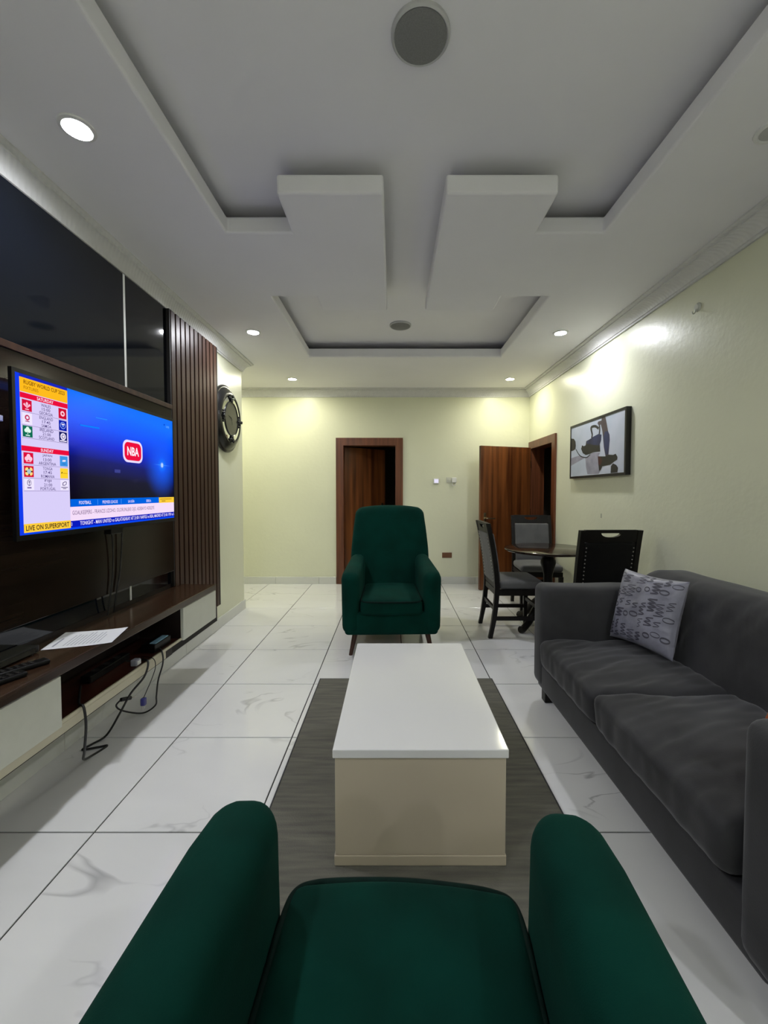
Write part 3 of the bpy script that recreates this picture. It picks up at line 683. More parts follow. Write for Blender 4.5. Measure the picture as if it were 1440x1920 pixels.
# ------------------------------------------------------------------ on the shelf
ZSH = 0.592
V = []; Fc = []
n1, n2 = 10, 6
c0, c1, c2, c3 = Vector((-1.528, 1.768, 0)), Vector((-1.592, 1.988, 0)), Vector((-1.335, 2.062, 0)), Vector((-1.275, 1.850, 0))
def paper_pt(s, t):     # s along the long side, t across
    p = (c0 * (1 - s) + c3 * s) * (1 - t) + (c1 * (1 - s) + c2 * s) * t
    z = ZSH + 0.0012 + 0.012 * max(0, s - 0.55) ** 2 * 2 + 0.010 * max(0, 0.25 - s) * t
    return Vector((p.x, p.y, z))
for layer in (0, 1):
    for i in range(n1 + 1):
        for j in range(n2 + 1):
            q = paper_pt(i / n1, j / n2); V.append((q.x, q.y, q.z + layer * 0.0006))
K = (n1 + 1) * (n2 + 1)
for i in range(n1):
    for j in range(n2):
        a = i * (n2 + 1) + j
        Fc.append((a, a + 1, a + n2 + 2, a + n2 + 1)); Fc.append((K + a, K + a + n2 + 1, K + a + n2 + 2, K + a + 1))
pp = raw('paper_sheet', V, Fc, 'paper'); smooth(pp.data); tag(pp, 'white printed sheet of paper lying on the television shelf', 'paper')
V = []; Fc = []
random.seed(3)
for r_ in range(11):
    s0 = 0.20 + r_ * 0.055; t0, t1 = 0.12, 0.88 - random.random() * 0.25
    if r_ == 0: s0, t1 = 0.10, 0.6
    k = len(V); wd = 0.012 if r_ else 0.03
    for t in (t0, (t0 + t1) / 2, t1):
        for s in (s0, s0 + wd):
            q = paper_pt(s, t); V.append((q.x, q.y, q.z + 0.0013))
    Fc += [(k, k + 1, k + 3, k + 2), (k + 2, k + 3, k + 5, k + 4)]
raw('printed_lines', V, Fc, 'ink', pp)

def remote(loc, rz, label, L_=0.17):
    t = empty('remote_control', loc, rz); tag(t, label, 'remote', 'remote controls on the shelf')
    b = soft('remote_body', (-0.024, -L_ / 2, 0), (0.024, L_ / 2, 0.02), 0.008, 'black', t, True, (2, 4, 1))
    for i in range(6):
        for j in (-1, 0, 1):
            box('button', j * 0.013 - 0.004, j * 0.013 + 0.004, -L_ / 2 + 0.02 + i * 0.022, -L_ / 2 + 0.03 + i * 0.022, 0.0195, 0.022, 'slatback', b, local=True)
remote((-1.435, 1.56, ZSH), math.radians(-28), 'black remote control lying closest to the paper on the shelf', 0.19)
remote((-1.412, 1.455, ZSH), math.radians(-22), 'black remote control lying near the shelf front edge', 0.16)
dc = empty('decoder_box', (-1.53, 1.66, ZSH)); tag(dc, 'flat black decoder box at the back of the shelf', 'decoder')
box('decoder_body', -1.597, -1.512, 1.36, 1.745, ZSH + 0.005, ZSH + 0.036, 'black', dc, bevel=0.004)
box('decoder_front', -1.5115, -1.509, 1.38, 1.725, ZSH + 0.010, ZSH + 0.030, 'gloss_black', dc)
for yy in (1.38, 1.72):
    for xx in (-1.585, -1.525): lathe('foot', [(0.008, ZSH), (0.008, ZSH + 0.005)], 'rubber', dc, 10, loc=(xx, yy, 0))

# in the niche
rt = empty('router_box', (-1.42, 2.42, 0.358)); tag(rt, 'small dark box with pale blue top in the niche under the shelf', 'router')
box('router_body', -1.44, -1.36, 2.33, 2.50, 0.3585, 0.405, 'black', rt, bevel=0.004)
box('router_top', -1.400, -1.363, 2.345, 2.480, 0.4052, 0.411, 'bluetop', rt, bevel=0.003)
db = empty('power_strip', (-1.45, 2.1, 0.358)); tag(db, 'black power strip lying inside the dark niche', 'power strip')
box('strip_body', -1.50, -1.45, 1.95, 2.25, 0.3585, 0.395, 'black', db, bevel=0.005)
for k in range(3): lathe('plug_socket', [(0.0, 0.3955), (0.016, 0.3955), (0.018, 0.397), (0.018, 0.3952)], 'slatback', db, 14, loc=(-1.475, 2.02 + k * 0.08, 0))
ct = empty('cable_tag', (-1.365, 2.16, 0.36)); tag(ct, 'small pale plug adapter at the mouth of the niche', 'plug')
box('plug_body', -1.385, -1.350, 2.145, 2.185, 0.3585, 0.392, 'ink', ct, bevel=0.006)
box('plug_face', -1.3495, -1.3475, 2.150, 2.180, 0.365, 0.386, 'white', ct)

LIPX = SX - 0.004
def cable(name, pts, r, label):
    o = tube(name, pts, r, 'rubber', n=8, k=10); tag(o, label, 'cable', 'cables trailing from the niche'); return o
cable('power_cable', [(-1.46, 1.90, 0.372), (-1.36, 1.76, 0.366), (LIPX, 1.735, 0.360), (LIPX + 0.008, 1.735, 0.28), (-1.335, 1.75, 0.16), (-1.40, 1.83, 0.07), (-1.45, 1.95, 0.010),
                      (-1.435, 2.03, 0.006), (-1.47, 2.02, 0.006), (-1.535, 2.00, 0.006), (-1.52, 2.045, 0.006), (-1.485, 2.10, 0.02), (-1.42, 2.11, 0.13), (-1.38, 2.14, 0.22),
                      (-1.32, 2.16, 0.30), (LIPX, 2.20, 0.362), (-1.37, 2.22, 0.366), (-1.44, 2.20, 0.366)], 0.0052, 'looped black power cable hanging from the niche to the floor')
dcab = cable('data_cable', [(-1.38, 2.40, 0.366), (LIPX, 2.335, 0.362), (LIPX + 0.006, 2.33, 0.30), (-1.345, 2.33, 0.20), (-1.345, 2.31, 0.12), (-1.37, 2.34, 0.05), (-1.44, 2.335, 0.008), (-1.50, 2.26, 0.06), (-1.50, 2.20, 0.12), (-1.44, 2.15, 0.18)], 0.0045, 'black cable hanging from the pale blue router box')
twire = cable('thin_wire', [(-1.40, 2.27, 0.364), (LIPX, 2.245, 0.363), (-1.306, 2.24, 0.32), (-1.308, 2.21, 0.27), (-1.318, 2.18, 0.22), (-1.33, 2.165, 0.18)], 0.0022, 'thin black wire beside the looped power cable')
pg = box('plug_body', -1.342, -1.318, 2.153, 2.177, 0.142, 0.182, 'blueplug', twire, bevel=0.005); pg['label'] = 'small blue plug'
for dy in (-0.008, 0.008): lathe('pin', [(0.0022, 0.122), (0.0022, 0.1415)], 'nail', pg, 8, loc=(-1.33, 2.165 + dy, 0))
p2 = tube('plug_body', [(-1.44, 2.15, 0.18), (-1.42, 2.20, 0.165)], 0.010, 'rubber', dcab, n=10)
tube('plug_tip', [(-1.42, 2.2003, 0.165), (-1.408, 2.228, 0.157)], 0.004, 'nail', p2, n=8)

# ------------------------------------------------------------------ wall clock
ck = empty('wall_clock', (XL, 4.045, 1.985)); ck['label'] = 'round black ornate wall clock with mirrored ring on the cream wall'; ck['category'] = 'clock'
ckl = (XL, 4.045, 1.985)
lathe('outer_rim', [(0.212, 0.004), (0.318, 0.002), (0.324, 0.008), (0.322, 0.018), (0.308, 0.026), (0.300, 0.026), (0.288, 0.038), (0.266, 0.056), (0.246, 0.066), (0.230, 0.068), (0.218, 0.064), (0.212, 0.058)], 'clockblack', ck, 64, ckl, 'X')
lathe('mirror_ring', [(0.164, 0.050), (0.2125, 0.050), (0.2125, 0.062), (0.164, 0.064)], 'mirror', ck, 64, ckl, 'X')
lathe('inner_rim', [(0.156, 0.050), (0.170, 0.050), (0.170, 0.066), (0.163, 0.073), (0.156, 0.066)], 'clockblack', ck, 64, ckl, 'X')
face = lathe('clock_face', [(0.0, 0.062), (0.157, 0.062), (0.157, 0.050)], 'clockface', ck, 48, ckl, 'X')
def clock_text(body, ang, r, s):
    me = text_mesh(body, 0.01)
    xs_ = [q.co.x for q in me.vertices]; ys_ = [q.co.y for q in me.vertices]
    cx_, cy_ = (min(xs_) + max(xs_)) / 2, (min(ys_) + max(ys_)) / 2
    for q in me.vertices:
        x, y = (q.co.x - cx_) * s, (q.co.y - cy_) * s + r
        # turn clockwise by ang; on this wall right in view is +Y
        q.co = (ckl[0] + 0.0626, ckl[1] + x * math.cos(ang) + y * math.sin(ang), ckl[2] - x * math.sin(ang) + y * math.cos(ang))
    link('numeral', me, 'clockink', face)
for k, s_ in enumerate(['XII', 'I', 'II', 'III', 'IIII', 'V', 'VI', 'VII', 'VIII', 'IX', 'X', 'XI']):
    clock_text(s_, k * PI / 6, 0.118, 0.042)
def hand(ang, L_, wd, nm):
    pts = [(-wd, -0.02), (wd, -0.02), (wd * 0.9, L_ * 0.6), (0, L_), (-wd * 0.9, L_ * 0.6)]
    V_ = []
    for xx in (0.064, 0.066):
        for a, b in pts: V_.append((ckl[0] + xx, ckl[1] + a * math.cos(ang) + b * math.sin(ang), ckl[2] - a * math.sin(ang) + b * math.cos(ang)))
    raw(nm, V_, [(0, 1, 2, 3, 4), (5, 6, 7, 8, 9)] + [(i, (i + 1) % 5, 5 + (i + 1) % 5, 5 + i) for i in range(5)], 'clockink', ck)
hand(math.radians(288), 0.095, 0.004, 'minute_hand'); hand(math.radians(165), 0.065, 0.005, 'hour_hand')
lathe('hand_pin', [(0.0, 0.070), (0.007, 0.069), (0.007, 0.062)], 'clockink', ck, 16, ckl, 'X')
for k in range(4):      # ornaments bridging the mirror ring
    a0 = k * PI / 2
    bm = bmesh.new()
    for (da, r_, rad, xx) in ((0, 0.19, 0.020, 0.045), (0.13, 0.20, 0.015, 0.045), (-0.13, 0.20, 0.015, 0.045), (0.24, 0.207, 0.011, 0.042), (-0.24, 0.207, 0.011, 0.042), (0, 0.218, 0.016, 0.056), (0, 0.168, 0.014, 0.046), (0.09, 0.176, 0.010, 0.046), (-0.09, 0.176, 0.010, 0.046)):
        a = a0 + da
        bmesh.ops.create_uvsphere(bm, u_segments=10, v_segments=6, radius=rad, matrix=Matrix.Translation((ckl[0] + xx + 0.026, ckl[1] + r_ * math.sin(a), ckl[2] + r_ * math.cos(a))) @ Matrix.Diagonal((0.7, 1, 1, 1)))
    from_bm('scroll_ornament', bm, 'clockblack', ck, sm=180)

# ------------------------------------------------------------------ picture on the right wall
PXF = 1.832
pc = empty('framed_picture', (XR, 3.77, 1.414)); tag(pc, 'black framed abstract picture with dark shapes on the cream wall', 'picture')
py0, py1, pz0, pz1, fw = 3.262, 4.288, 1.414, 1.950, 0.020
boxes('frame', [(PXF - 0.004, XR - 0.001, py0, py0 + fw, pz0, pz1), (PXF - 0.004, XR - 0.001, py1 - fw, py1, pz0, pz1),
                (PXF - 0.004, XR - 0.001, py0 + fw, py1 - fw, pz0, pz0 + fw), (PXF - 0.004, XR - 0.001, py0 + fw, py1 - fw, pz1 - fw, pz1)], 'frame', pc)
canvas = box('canvas', PXF, XR - 0.01, py0 + fw, py1 - fw, pz0 + fw, pz1 - fw, 'a_bg', pc)
ART = {
    'blob': [(0, 0.21),(0.063, 0.233),(0.1, 0.297),(0.109, 0.384),(0.101, 0.449),(0.049, 0.469),(0, 0.472)],
    'stem': [(0.625, 0),(0.686, 0),(0.712, 0.128),(0.737, 0.269),(0.762, 0.338),(0.768, 0.431),(0.751, 0.653),(0.751, 0.694),(0.702, 0.696),(0.67, 0.532),(0.653, 0.36),(0.637, 0.229),(0.61, 0.115),(0.578, 0.131),(0.548, 0.073),(0.567, 0.047),(0.62, 0.049)],
    'stemnavy': [(0.658, 0.361),(0.683, 0.263),(0.737, 0.269),(0.762, 0.338),(0.768, 0.431),(0.751, 0.653),(0.726, 0.685),(0.701, 0.654),(0.675, 0.512)],
    'pot': [(0.23, 0.471),(0.249, 0.404),(0.287, 0.43),(0.324, 0.421),(0.336, 0.344),(0.424, 0.321),(0.476, 0.296),(0.569, 0.273),(0.627, 0.3),(0.622, 0.394),(0.597, 0.462),(0.608, 0.594),(0.472, 0.583),(0.42, 0.601),(0.331, 0.607),(0.268, 0.561)],
    'potnavy': [(0.342, 0.391),(0.348, 0.347),(0.476, 0.299),(0.574, 0.278),(0.625, 0.301),(0.617, 0.414),(0.586, 0.481),(0.471, 0.444)],
    'low': [(0.566, 0.672),(0.702, 0.696),(0.756, 0.675),(0.827, 0.693),(0.869, 0.681),(0.897, 0.74),(0.893, 0.78),(0.852, 0.803),(0.786, 0.85),(0.647, 0.862),(0.627, 0.919),(0.595, 0.937),(0.578, 0.815)],
    'lowred': [(0.566, 0.672),(0.614, 0.691),(0.646, 0.761),(0.615, 0.842),(0.578, 0.815)],
    'small': [(0.796, 0.877),(0.829, 0.835),(0.88, 0.867),(0.908, 0.921),(0.899, 0.99),(0.793, 0.994)],
    'vase': [(0.319, 0.657),(0.472, 0.588),(0.603, 0.614),(0.572, 0.684),(0.583, 0.816),(0.616, 0.94),(0.585, 0.991),(0.369, 0.977),(0.338, 0.84)],
    'diag': [(0, 0.616),(0.192, 0.594),(0.319, 0.657),(0.192, 0.702),(0, 0.773)]}
def ribbon(P, wd):
    P = [Vector((a, b * 0.5)) for a, b in P]; Lf, Rt = [], []
    Q = [q.xy for q in catmull([(p.x, p.y, 0) for p in P], 6)]
    for i, q in enumerate(Q):
        t = (Q[min(i + 1, len(Q) - 1)] - Q[max(i - 1, 0)]).normalized(); n_ = Vector((-t.y, t.x)) * wd
        Lf.append((q.x + n_.x, (q.y + n_.y) * 2)); Rt.append((q.x - n_.x, (q.y - n_.y) * 2))
    return Lf + Rt[::-1]
ART['handle'] = ribbon([(0.442, 0.314),(0.453, 0.251),(0.426, 0.132),(0.452, 0.107),(0.513, 0.118),(0.573, 0.177)], 0.012)
ART['handle2'] = ribbon([(0.582, 0.287),(0.592, 0.215),(0.587, 0.128)], 0.010)
ART['curve'] = ribbon([(0.109, 0.451),(0.211, 0.603),(0.343, 0.656),(0.42, 0.612)], 0.005)
for d, (k, mname) in enumerate([('diag', 'a_grey'), ('vase', 'a_grey'), ('blob', 'a_dark'), ('curve', 'a_dark'), ('stem', 'a_brown'), ('stemnavy', 'a_navy'), ('handle', 'a_dark'), ('handle2', 'a_dark'), ('pot', 'a_dark'), ('potnavy', 'a_navy'), ('low', 'a_dark'), ('lowred', 'a_red'), ('small', 'a_dark')]):
    CW, CH = (py1 - py0 - 2 * fw), (pz1 - pz0 - 2 * fw)
    V = [(PXF - 0.0003 - d * 0.0001, py1 - fw - u * CW, pz1 - fw - v * CH) for u, v in ART[k]]
    raw('painted_shape', V, [tuple(range(len(V)))], mname, canvas)

hk = empty('wall_hook', (XR, 2.575, 2.40)); tag(hk, 'small clear round hook stuck high on the sofa wall', 'hook')
lathe('hook_base', [(0.0, -0.014), (0.018, -0.012), (0.027, -0.004), (0.027, 0.0)], 'clear', hk, 24, (XR, 2.575, 2.41), 'X')
tube('hook_arm', [(XR - 0.010, 2.575, 2.40), (XR - 0.020, 2.575, 2.375), (XR - 0.030, 2.575, 2.372), (XR - 0.034, 2.575, 2.384)], 0.004, 'clear', hk, n=8)
tag(soft('filler_patch', (XR - 0.0025, 3.70, 1.045), (XR, 3.715, 1.085), 0.001, 'smudge', None, False, (1, 2, 2)), 'tiny grey scuff on the wall above the dining chair', 'scuff')

# ------------------------------------------------------------------ switches on the far wall
s1 = empty('thermostat', (0.594, YB, 1.425)); tag(s1, 'small white control with lit display on the far wall', 'control')
box('case', 0.556, 0.632, YB - 0.022, YB, 1.390, 1.464, 'white', s1, bevel=0.006)
box('display', 0.566, 0.622, YB - 0.0235, YB - 0.0222, 1.402, 1.452, emis('lit_display', srgb(236, 232, 255), 0.95), s1)
s2 = empty('wall_socket', (0.77, YB, 1.44)); tag(s2, 'cream wall plate beside the white control on the far wall', 'wall plate')
box('plate', 0.735, 0.800, YB - 0.010, YB, 1.405, 1.478, 'cream_lam', s2, bevel=0.003)
box('rocker', 0.752, 0.782, YB - 0.014, YB - 0.0102, 1.425, 1.460, 'cream_lam', s2, bevel=0.002)
s3 = empty('plug_adapter', (0.835, YB, 1.42)); tag(s3, 'pale plug adapter with short cord on the far wall', 'plug')
box('adapter_body', 0.806, 0.872, YB - 0.035, YB, 1.405, 1.475, 'white', s3, bevel=0.008)
tube('cord_loop', [(0.815, YB - 0.02, 1.404), (0.812, YB - 0.022, 1.375), (0.830, YB - 0.022, 1.362), (0.852, YB - 0.022, 1.372), (0.855, YB - 0.02, 1.404)], 0.004, 'white', s3, n=8)
s4 = empty('floor_socket', (0.746, YB, 0.40)); tag(s4, 'brown double socket low on the far wall', 'socket')
box('plate', 0.680, 0.815, YB - 0.009, YB, 0.365, 0.437, 'brownplate', s4, bevel=0.003)
for k in (0.713, 0.782): box('socket_face', k - 0.022, k + 0.022, YB - 0.0125, YB - 0.0092, 0.377, 0.425, 'brownplate', s4, bevel=0.002)

# ------------------------------------------------------------------ rug and coffee table
rg = empty('area_rug', (0.088, 1.85, 0)); tag(rg, 'grey olive streaked rectangular rug under the coffee table', 'rug')
soft('rug_pile', (-0.492, 0.905, 0.0008), (0.668, 2.767, 0.012), 0.004, 'rug', rg, False, (20, 30, 1))
boxes('rug_binding', [(-0.498, -0.4925, 0.90, 2.772, 0.0008, 0.010), (0.6685, 0.674, 0.90, 2.772, 0.0008, 0.010), (-0.4925, 0.6685, 2.7675, 2.772, 0.0008, 0.010), (-0.4925, 0.6685, 0.90, 0.9045, 0.0008, 0.010)], 'rug_edge', rg)

tb = empty('coffee_table', (0.095, 1.84, 0.012)); tag(tb, 'white gloss block coffee table with cream sides on the rug', 'coffee table')
Z0 = 0.0122
box('table_top', -0.203, 0.388, 1.352, 2.325, 0.388, 0.418, 'tabletop', tb, bevel=0.003)
box('table_body', -0.196, 0.381, 1.360, 2.318, 0.049, 0.3875, 'tablebody', tb, bevel=0.002)
box('table_plinth', -0.199, 0.384, 1.357, 2.321, Z0, 0.0485, 'tablebody', tb, bevel=0.003)

# ------------------------------------------------------------------ armchairs
def armchair(loc, rz, label):
    t = empty('armchair', loc, rz); tag(t, label, 'armchair', 'green velvet armchairs')
    def fab(p, k=0.004):
        q = noise.noise(p * 6.0) * k
        return Vector((p.x, p.y, p.z + q))
    soft('seat_base', (-0.365, -0.395, 0.165), (0.365, 0.34, 0.345), 0.03, 'green', t, True, (6, 6, 2))
    def seatw(p):
        c = max(0, 1 - (p.x / 0.27) ** 2)
        p = Vector((p.x * (1.0 - 0.05 * max(0, (p.y + 0.43) / 0.6)), p.y - 0.022 * c * (1 if p.y < -0.2 else 0), p.z + (0.022 * c * max(0, 1 - ((p.y + 0.1) / 0.36) ** 2) if p.z > 0.38 else 0)))
        return fab(p)
    seat = soft('seat_cushion', (-0.243, -0.405, 0.325), (0.243, 0.235, 0.442), 0.032, 'green', t, True, (12, 12, 2), seatw)
    P = []
    for (x, y) in [(-0.230, 0.10), (-0.233, -0.20), (-0.236, -0.33), (-0.226, -0.390), (-0.185, -0.412), (-0.10, -0.422), (0, -0.4265), (0.10, -0.422), (0.185, -0.412), (0.226, -0.390), (0.236, -0.33), (0.233, -0.20), (0.230, 0.10)]:
        P.append((x, y, 0.432))
    tube('seat_piping', P, 0.0075, 'green_pipe', seat, n=8, local=True)
    for s in (-1, 1):
        def armw(p, s=s):
            k = (p.y + 0.365) / 0.7
            up = max(0, (p.z - 0.165) / 0.47)
            z = p.z + up * (0.058 * k + 0.014)
            x = abs(p.x)
            x = x - 0.022 * k + (0.018 * up * (1 - k) if x > 0.32 else 0)
            if p.y < -0.29: x -= 0.030 * ((-0.29 - p.y) / 0.12) ** 2 * min(1, up * 1.3) * (-0.3 + 1.3 * min(max((x - 0.246) / 0.138, 0), 1))
            y = p.y + 0.010 * up * up * (1 - k)
            return Vector((s * x, y, z))
        soft('arm', (0.246 if s > 0 else -0.384, -0.412, 0.168), (0.384 if s > 0 else -0.246, 0.33, 0.640), 0.0655, 'green', t, True, (2, 8, 8), armw, e=6)
    def backw(p):
        k = (p.z - 0.20) / 0.95
        wx = 0.352 + 0.012 * math.sin(PI * min(max((k - 0.1) / 0.8, 0), 1)) - 0.026 * max(0, k - 0.55) / 0.45
        x = p.x * wx / 0.36
        y = p.y + 0.26 * max(0, k) ** 1.0
        if p.y < 0.18:                                   # slightly dished front
            y += 0.022 * (1 - (p.x / 0.36) ** 2) - 0.02
        z = p.z
        if p.z > 0.95: z -= 0.032 * (abs(p.x) / 0.36) ** 2.5 * (p.z - 0.95) / 0.2
        return Vector((x, y, z))
    soft('backrest', (-0.36, 0.12, 0.22), (0.36, 0.26, 1.15), 0.066, 'green', t, True, (12, 2, 12), backw, e=6)
    for sx in (-1, 1):
        for (y0, y1) in ((-0.30, -0.35), (0.26, 0.33)):
            rings = []
            for z, r_ in ((0.167, 0.023), (0.0005, 0.014)):
                k = (0.167 - z) / 0.167
                rings.append([(sx * (0.285 + 0.035 * k) + r_ * math.cos(a * PI / 6), y0 + (y1 - y0) * k + r_ * math.sin(a * PI / 6), z) for a in range(12)])
            loft('leg', rings, 'legwood', t, True)
    return t
armchair((-0.002, 0.444, 0), PI - math.radians(3.2), 'green velvet armchair in the foreground seen from above, facing the table')
armchair((-0.022, 3.56, 0), math.radians(1.5), 'green velvet armchair beyond the coffee table, facing the viewer')

# ------------------------------------------------------------------ sofa
sf = empty('sofa', (1.35, 1.70, 0)); tag(sf, 'charcoal grey velvet two-seat sofa against the right wall', 'sofa')
AN, AF, SFX = 1.030, 2.385, 0.868
soft('sofa_base', (SFX + 0.012, AN - 0.10, 0.105), (1.80, AF + 0.10, 0.262), 0.02, 'sofa', sf, False, (4, 12, 2))
def armw2(p): return Vector((p.x, p.y, p.z + (0.012 * noise.noise(p * 4) if p.z > 0.4 else 0)))
soft('arm', (SFX + 0.004, AF, 0.108), (1.80, AF + 0.175, 0.722), 0.05, 'sofa', sf, False, (10, 2, 8), armw2)
soft('arm', (SFX + 0.004, AN - 0.175, 0.108), (1.80, AN, 0.722), 0.05, 'sofa', sf, False, (10, 2, 8), armw2)
def backw2(p):
    k = (p.z - 0.2) / 0.65
    f = 1 - 0.75 * min(max((p.x - 1.47) / 0.26, 0), 1)
    x = p.x + 0.11 * k * f
    d = 0.0
    if p.x < 1.6:
        d = 0.012 * noise.noise(Vector((p.y * 3.0 + p.z * 4.0, p.z * 3 - p.y * 9.0, 1.3))) * min(1, max(0, k)) + 0.010 * noise.noise(Vector((p.y * 24 + p.z * 14, p.z * 6, 4)))
        d -= 0.02 * math.sin(PI * min(max(k, 0), 1))
    end = max(0, (p.y - 2.36) / 0.18)
    return Vector((x + d, p.y, p.z + 0.008 * noise.noise(p * 3) - (0.035 * end ** 2 if p.z > 0.6 else 0)))
soft('backrest', (1.42, AN - 0.16, 0.20), (1.735, AF + 0.16, 0.822), 0.075, 'sofa', sf, False, (3, 60, 24), backw2)
def cush(y0, y1, seed, puff):
    def wv(p):
        u = (p.y - y0) / (y1 - y0) * 2 - 1; v_ = (p.x - SFX) / 0.62
        top = 1 if p.z > 0.33 else 0
        dz = puff * (1 - u * u) * math.sin(PI * min(max(v_, 0.05), 1)) * top
        w1 = noise.noise(Vector((p.x * 2.2 + p.y * 1.0, p.y * 9 - p.x * 5, seed))) * 0.012
        w2 = noise.noise(Vector((p.x * 5 + p.y * 4.0, p.y * 26 - p.x * 10, seed + 5))) * 0.0085
        dx = (noise.noise(Vector((seed, p.y * 22, p.z * 5))) * 0.006 - 0.012 * (p.z - 0.25) / 0.17) if p.x < SFX + 0.1 else 0
        return Vector((p.x + dx, p.y, p.z + dz + (w1 + w2) * top))
    soft('seat_cushion', (SFX - 0.012, y0, 0.262), (1.47, y1, 0.425), 0.045, 'sofa', sf, False, (34, 44, 4), wv)
cush(1.036, 1.742, 1.7, 0.028); cush(1.746, 2.383, 8.3, 0.012)
for x in (0.95, 1.72):
    for y in (0.92, 2.49):
        box('foot', x - 0.03, x + 0.03, y - 0.03, y + 0.03, 0.0, 0.1065, 'espresso', sf, bevel=0.003)

def cushion(name, C, ax, up, wd, ht, th, m, label, cat='cushion', scribble=False):
    ax = Vector(ax).normalized(); up = Vector(up); up = (up - ax * up.dot(ax)).normalized(); nr = ax.cross(up).normalized()
    C = Vector(C); n_ = 44
    t = empty(name, tuple(C - up * ht / 2)); tag(t, label, cat)
    def pt(s, v, side):
        pinch = 1 - 0.07 * (1 - abs(v) ** 2) * abs(s) ** 3, 1 - 0.07 * (1 - abs(s) ** 2) * abs(v) ** 3
        z = th * max(0, (1 - s ** 4) * (1 - v ** 4)) ** 0.55
        z += 0.007 * noise.noise(Vector((s * 3.5, v * 3.5, side * 3.0))) * (1 - max(abs(s), abs(v)))
        z += 0.010 * noise.noise(Vector((s * 3, v * 11, side * 5.0))) * max(0, abs(s)) ** 2 * (1 - abs(s)) ** 0.5
        z += 0.008 * noise.noise(Vector((s * 11, v * 3, side * 7.0))) * abs(v) ** 2 * (1 - abs(v)) ** 0.5
        return C + ax * (s * wd / 2 * pinch[0]) + up * (v * ht / 2 * pinch[1]) + nr * (z * side)
    V, Fc = [], []
    for side in (1, -1):
        k = len(V)
        for i in range(n_ + 1):
            for j in range(n_ + 1): V.append(pt(i / n_ * 2 - 1, j / n_ * 2 - 1, side))
        for i in range(n_):
            for j in range(n_):
                a = k + i * (n_ + 1) + j; Fc.append((a, a + 1, a + n_ + 2, a + n_ + 1))
    o = raw(name + '_cover', V, Fc, m, t)
    bm = bmesh.new(); bm.from_mesh(o.data); bmesh.ops.remove_doubles(bm, verts=bm.verts, dist=1e-5); bmesh.ops.recalc_face_normals(bm, faces=bm.faces); bm.to_mesh(o.data); bm.free(); smooth(o.data)
    if scribble:
        rnd = random.Random(11); V, Fc = [], []
        def stroke(P, wd_=0.0035):
            Q = [q.xy for q in catmull([(a, b, 0) for a, b in P], 3)]
            k0 = len(V)
            for i, q in enumerate(Q):
                tg = (Q[min(i + 1, len(Q) - 1)] - Q[max(i - 1, 0)]); tg = tg.normalized() if tg.length > 1e-9 else Vector((1, 0))
                nn = Vector((-tg.y, tg.x)) * wd_ * 2 / wd * (0.6 + 0.7 * abs(tg.y))
                for e in (-1, 1):
                    p = pt(max(-0.97, min(0.97, -(q.y + nn.y * e))), max(-0.97, min(0.97, q.x + nn.x * e)), 1)
                    V.append(p + nr * 0.0014)
            for i in range(len(Q) - 1): Fc.append((k0 + 2 * i, k0 + 2 * i + 1, k0 + 2 * i + 3, k0 + 2 * i + 2))
        for row in range(8):
            y = 0.86 - row * 0.245; x = -0.92 + rnd.random() * 0.1
            while x < 0.85:
                P = []; nst = rnd.choice((2, 3, 3, 4)); hgt = rnd.uniform(0.06, 0.13)
                for k_ in range(nst):
                    P += [(x, y + hgt + rnd.uniform(-.03, .03)), (x + 0.045, y - hgt + rnd.uniform(-.03, .03))]; x += 0.095
                if rnd.random() < 0.3:
                    P = [(x + 0.06 * math.cos(a_), y + hgt * math.sin(a_)) for a_ in [q_ * PI / 4 for q_ in range(9)]]; x += 0.13
                stroke(P, rnd.uniform(0.0016, 0.0034)); x += rnd.uniform(0.03, 0.12)
        raw('script_print', V, Fc, 'pillowink', o)
    return t
cushion('throw_pillow', (1.362, 2.198, 0.640), (0.30, -0.954, 0), (0.25, 0.06, 0.96), 0.385, 0.40, 0.062, 'pillow', 'silver grey throw pillow with dark script print on the sofa', 'pillow', True)
cushion('orange_pillow', (1.178, 1.112, 0.574), (1.0, 0.06, 0), (0.0, -0.10, 1.0), 0.34, 0.24, 0.05, 'orange', 'orange cushion corner showing behind the near sofa arm', 'pillow')

# ------------------------------------------------------------------ dining set
def turned(z0, pts): return [(r, z0 + z) for r, z in pts]
dt = empty('dining_table', (1.462, 3.875, 0)); tag(dt, 'round espresso wood pedestal dining table in the far corner', 'dining table')
lathe('table_top', [(0.0, 0.722), (0.36, 0.722), (0.392, 0.726), (0.400, 0.734), (0.400, 0.744), (0.390, 0.750), (0.0, 0.750)], 'espresso_top', dt, 56, local=True)
lathe('pedestal', [(0.0, 0.7215), (0.14, 0.7215), (0.14, 0.700), (0.075, 0.690), (0.052, 0.665), (0.066, 0.640), (0.070, 0.610), (0.056, 0.560), (0.042, 0.500), (0.040, 0.440), (0.052, 0.390), (0.072, 0.355), (0.076, 0.320), (0.060, 0.300), (0.060, 0.190), (0.045, 0.175), (0.0, 0.175)], 'espresso', dt, 32, local=True)
for k in range(4):
    a = math.radians(30 + 90 * k)
    pr = [(0.05, 0.245), (0.11, 0.240), (0.19, 0.165), (0.245, 0.095), (0.29, 0.058), (0.330, 0.032), (0.360, 0.034)]
    o = tube('pedestal_foot', [(r * math.cos(a), r * math.sin(a), z) for r, z in pr], lambda q: 0.034 - 0.004 * q if q < 0.8 else 0.0308, 'espresso', dt, n=12, local=True)

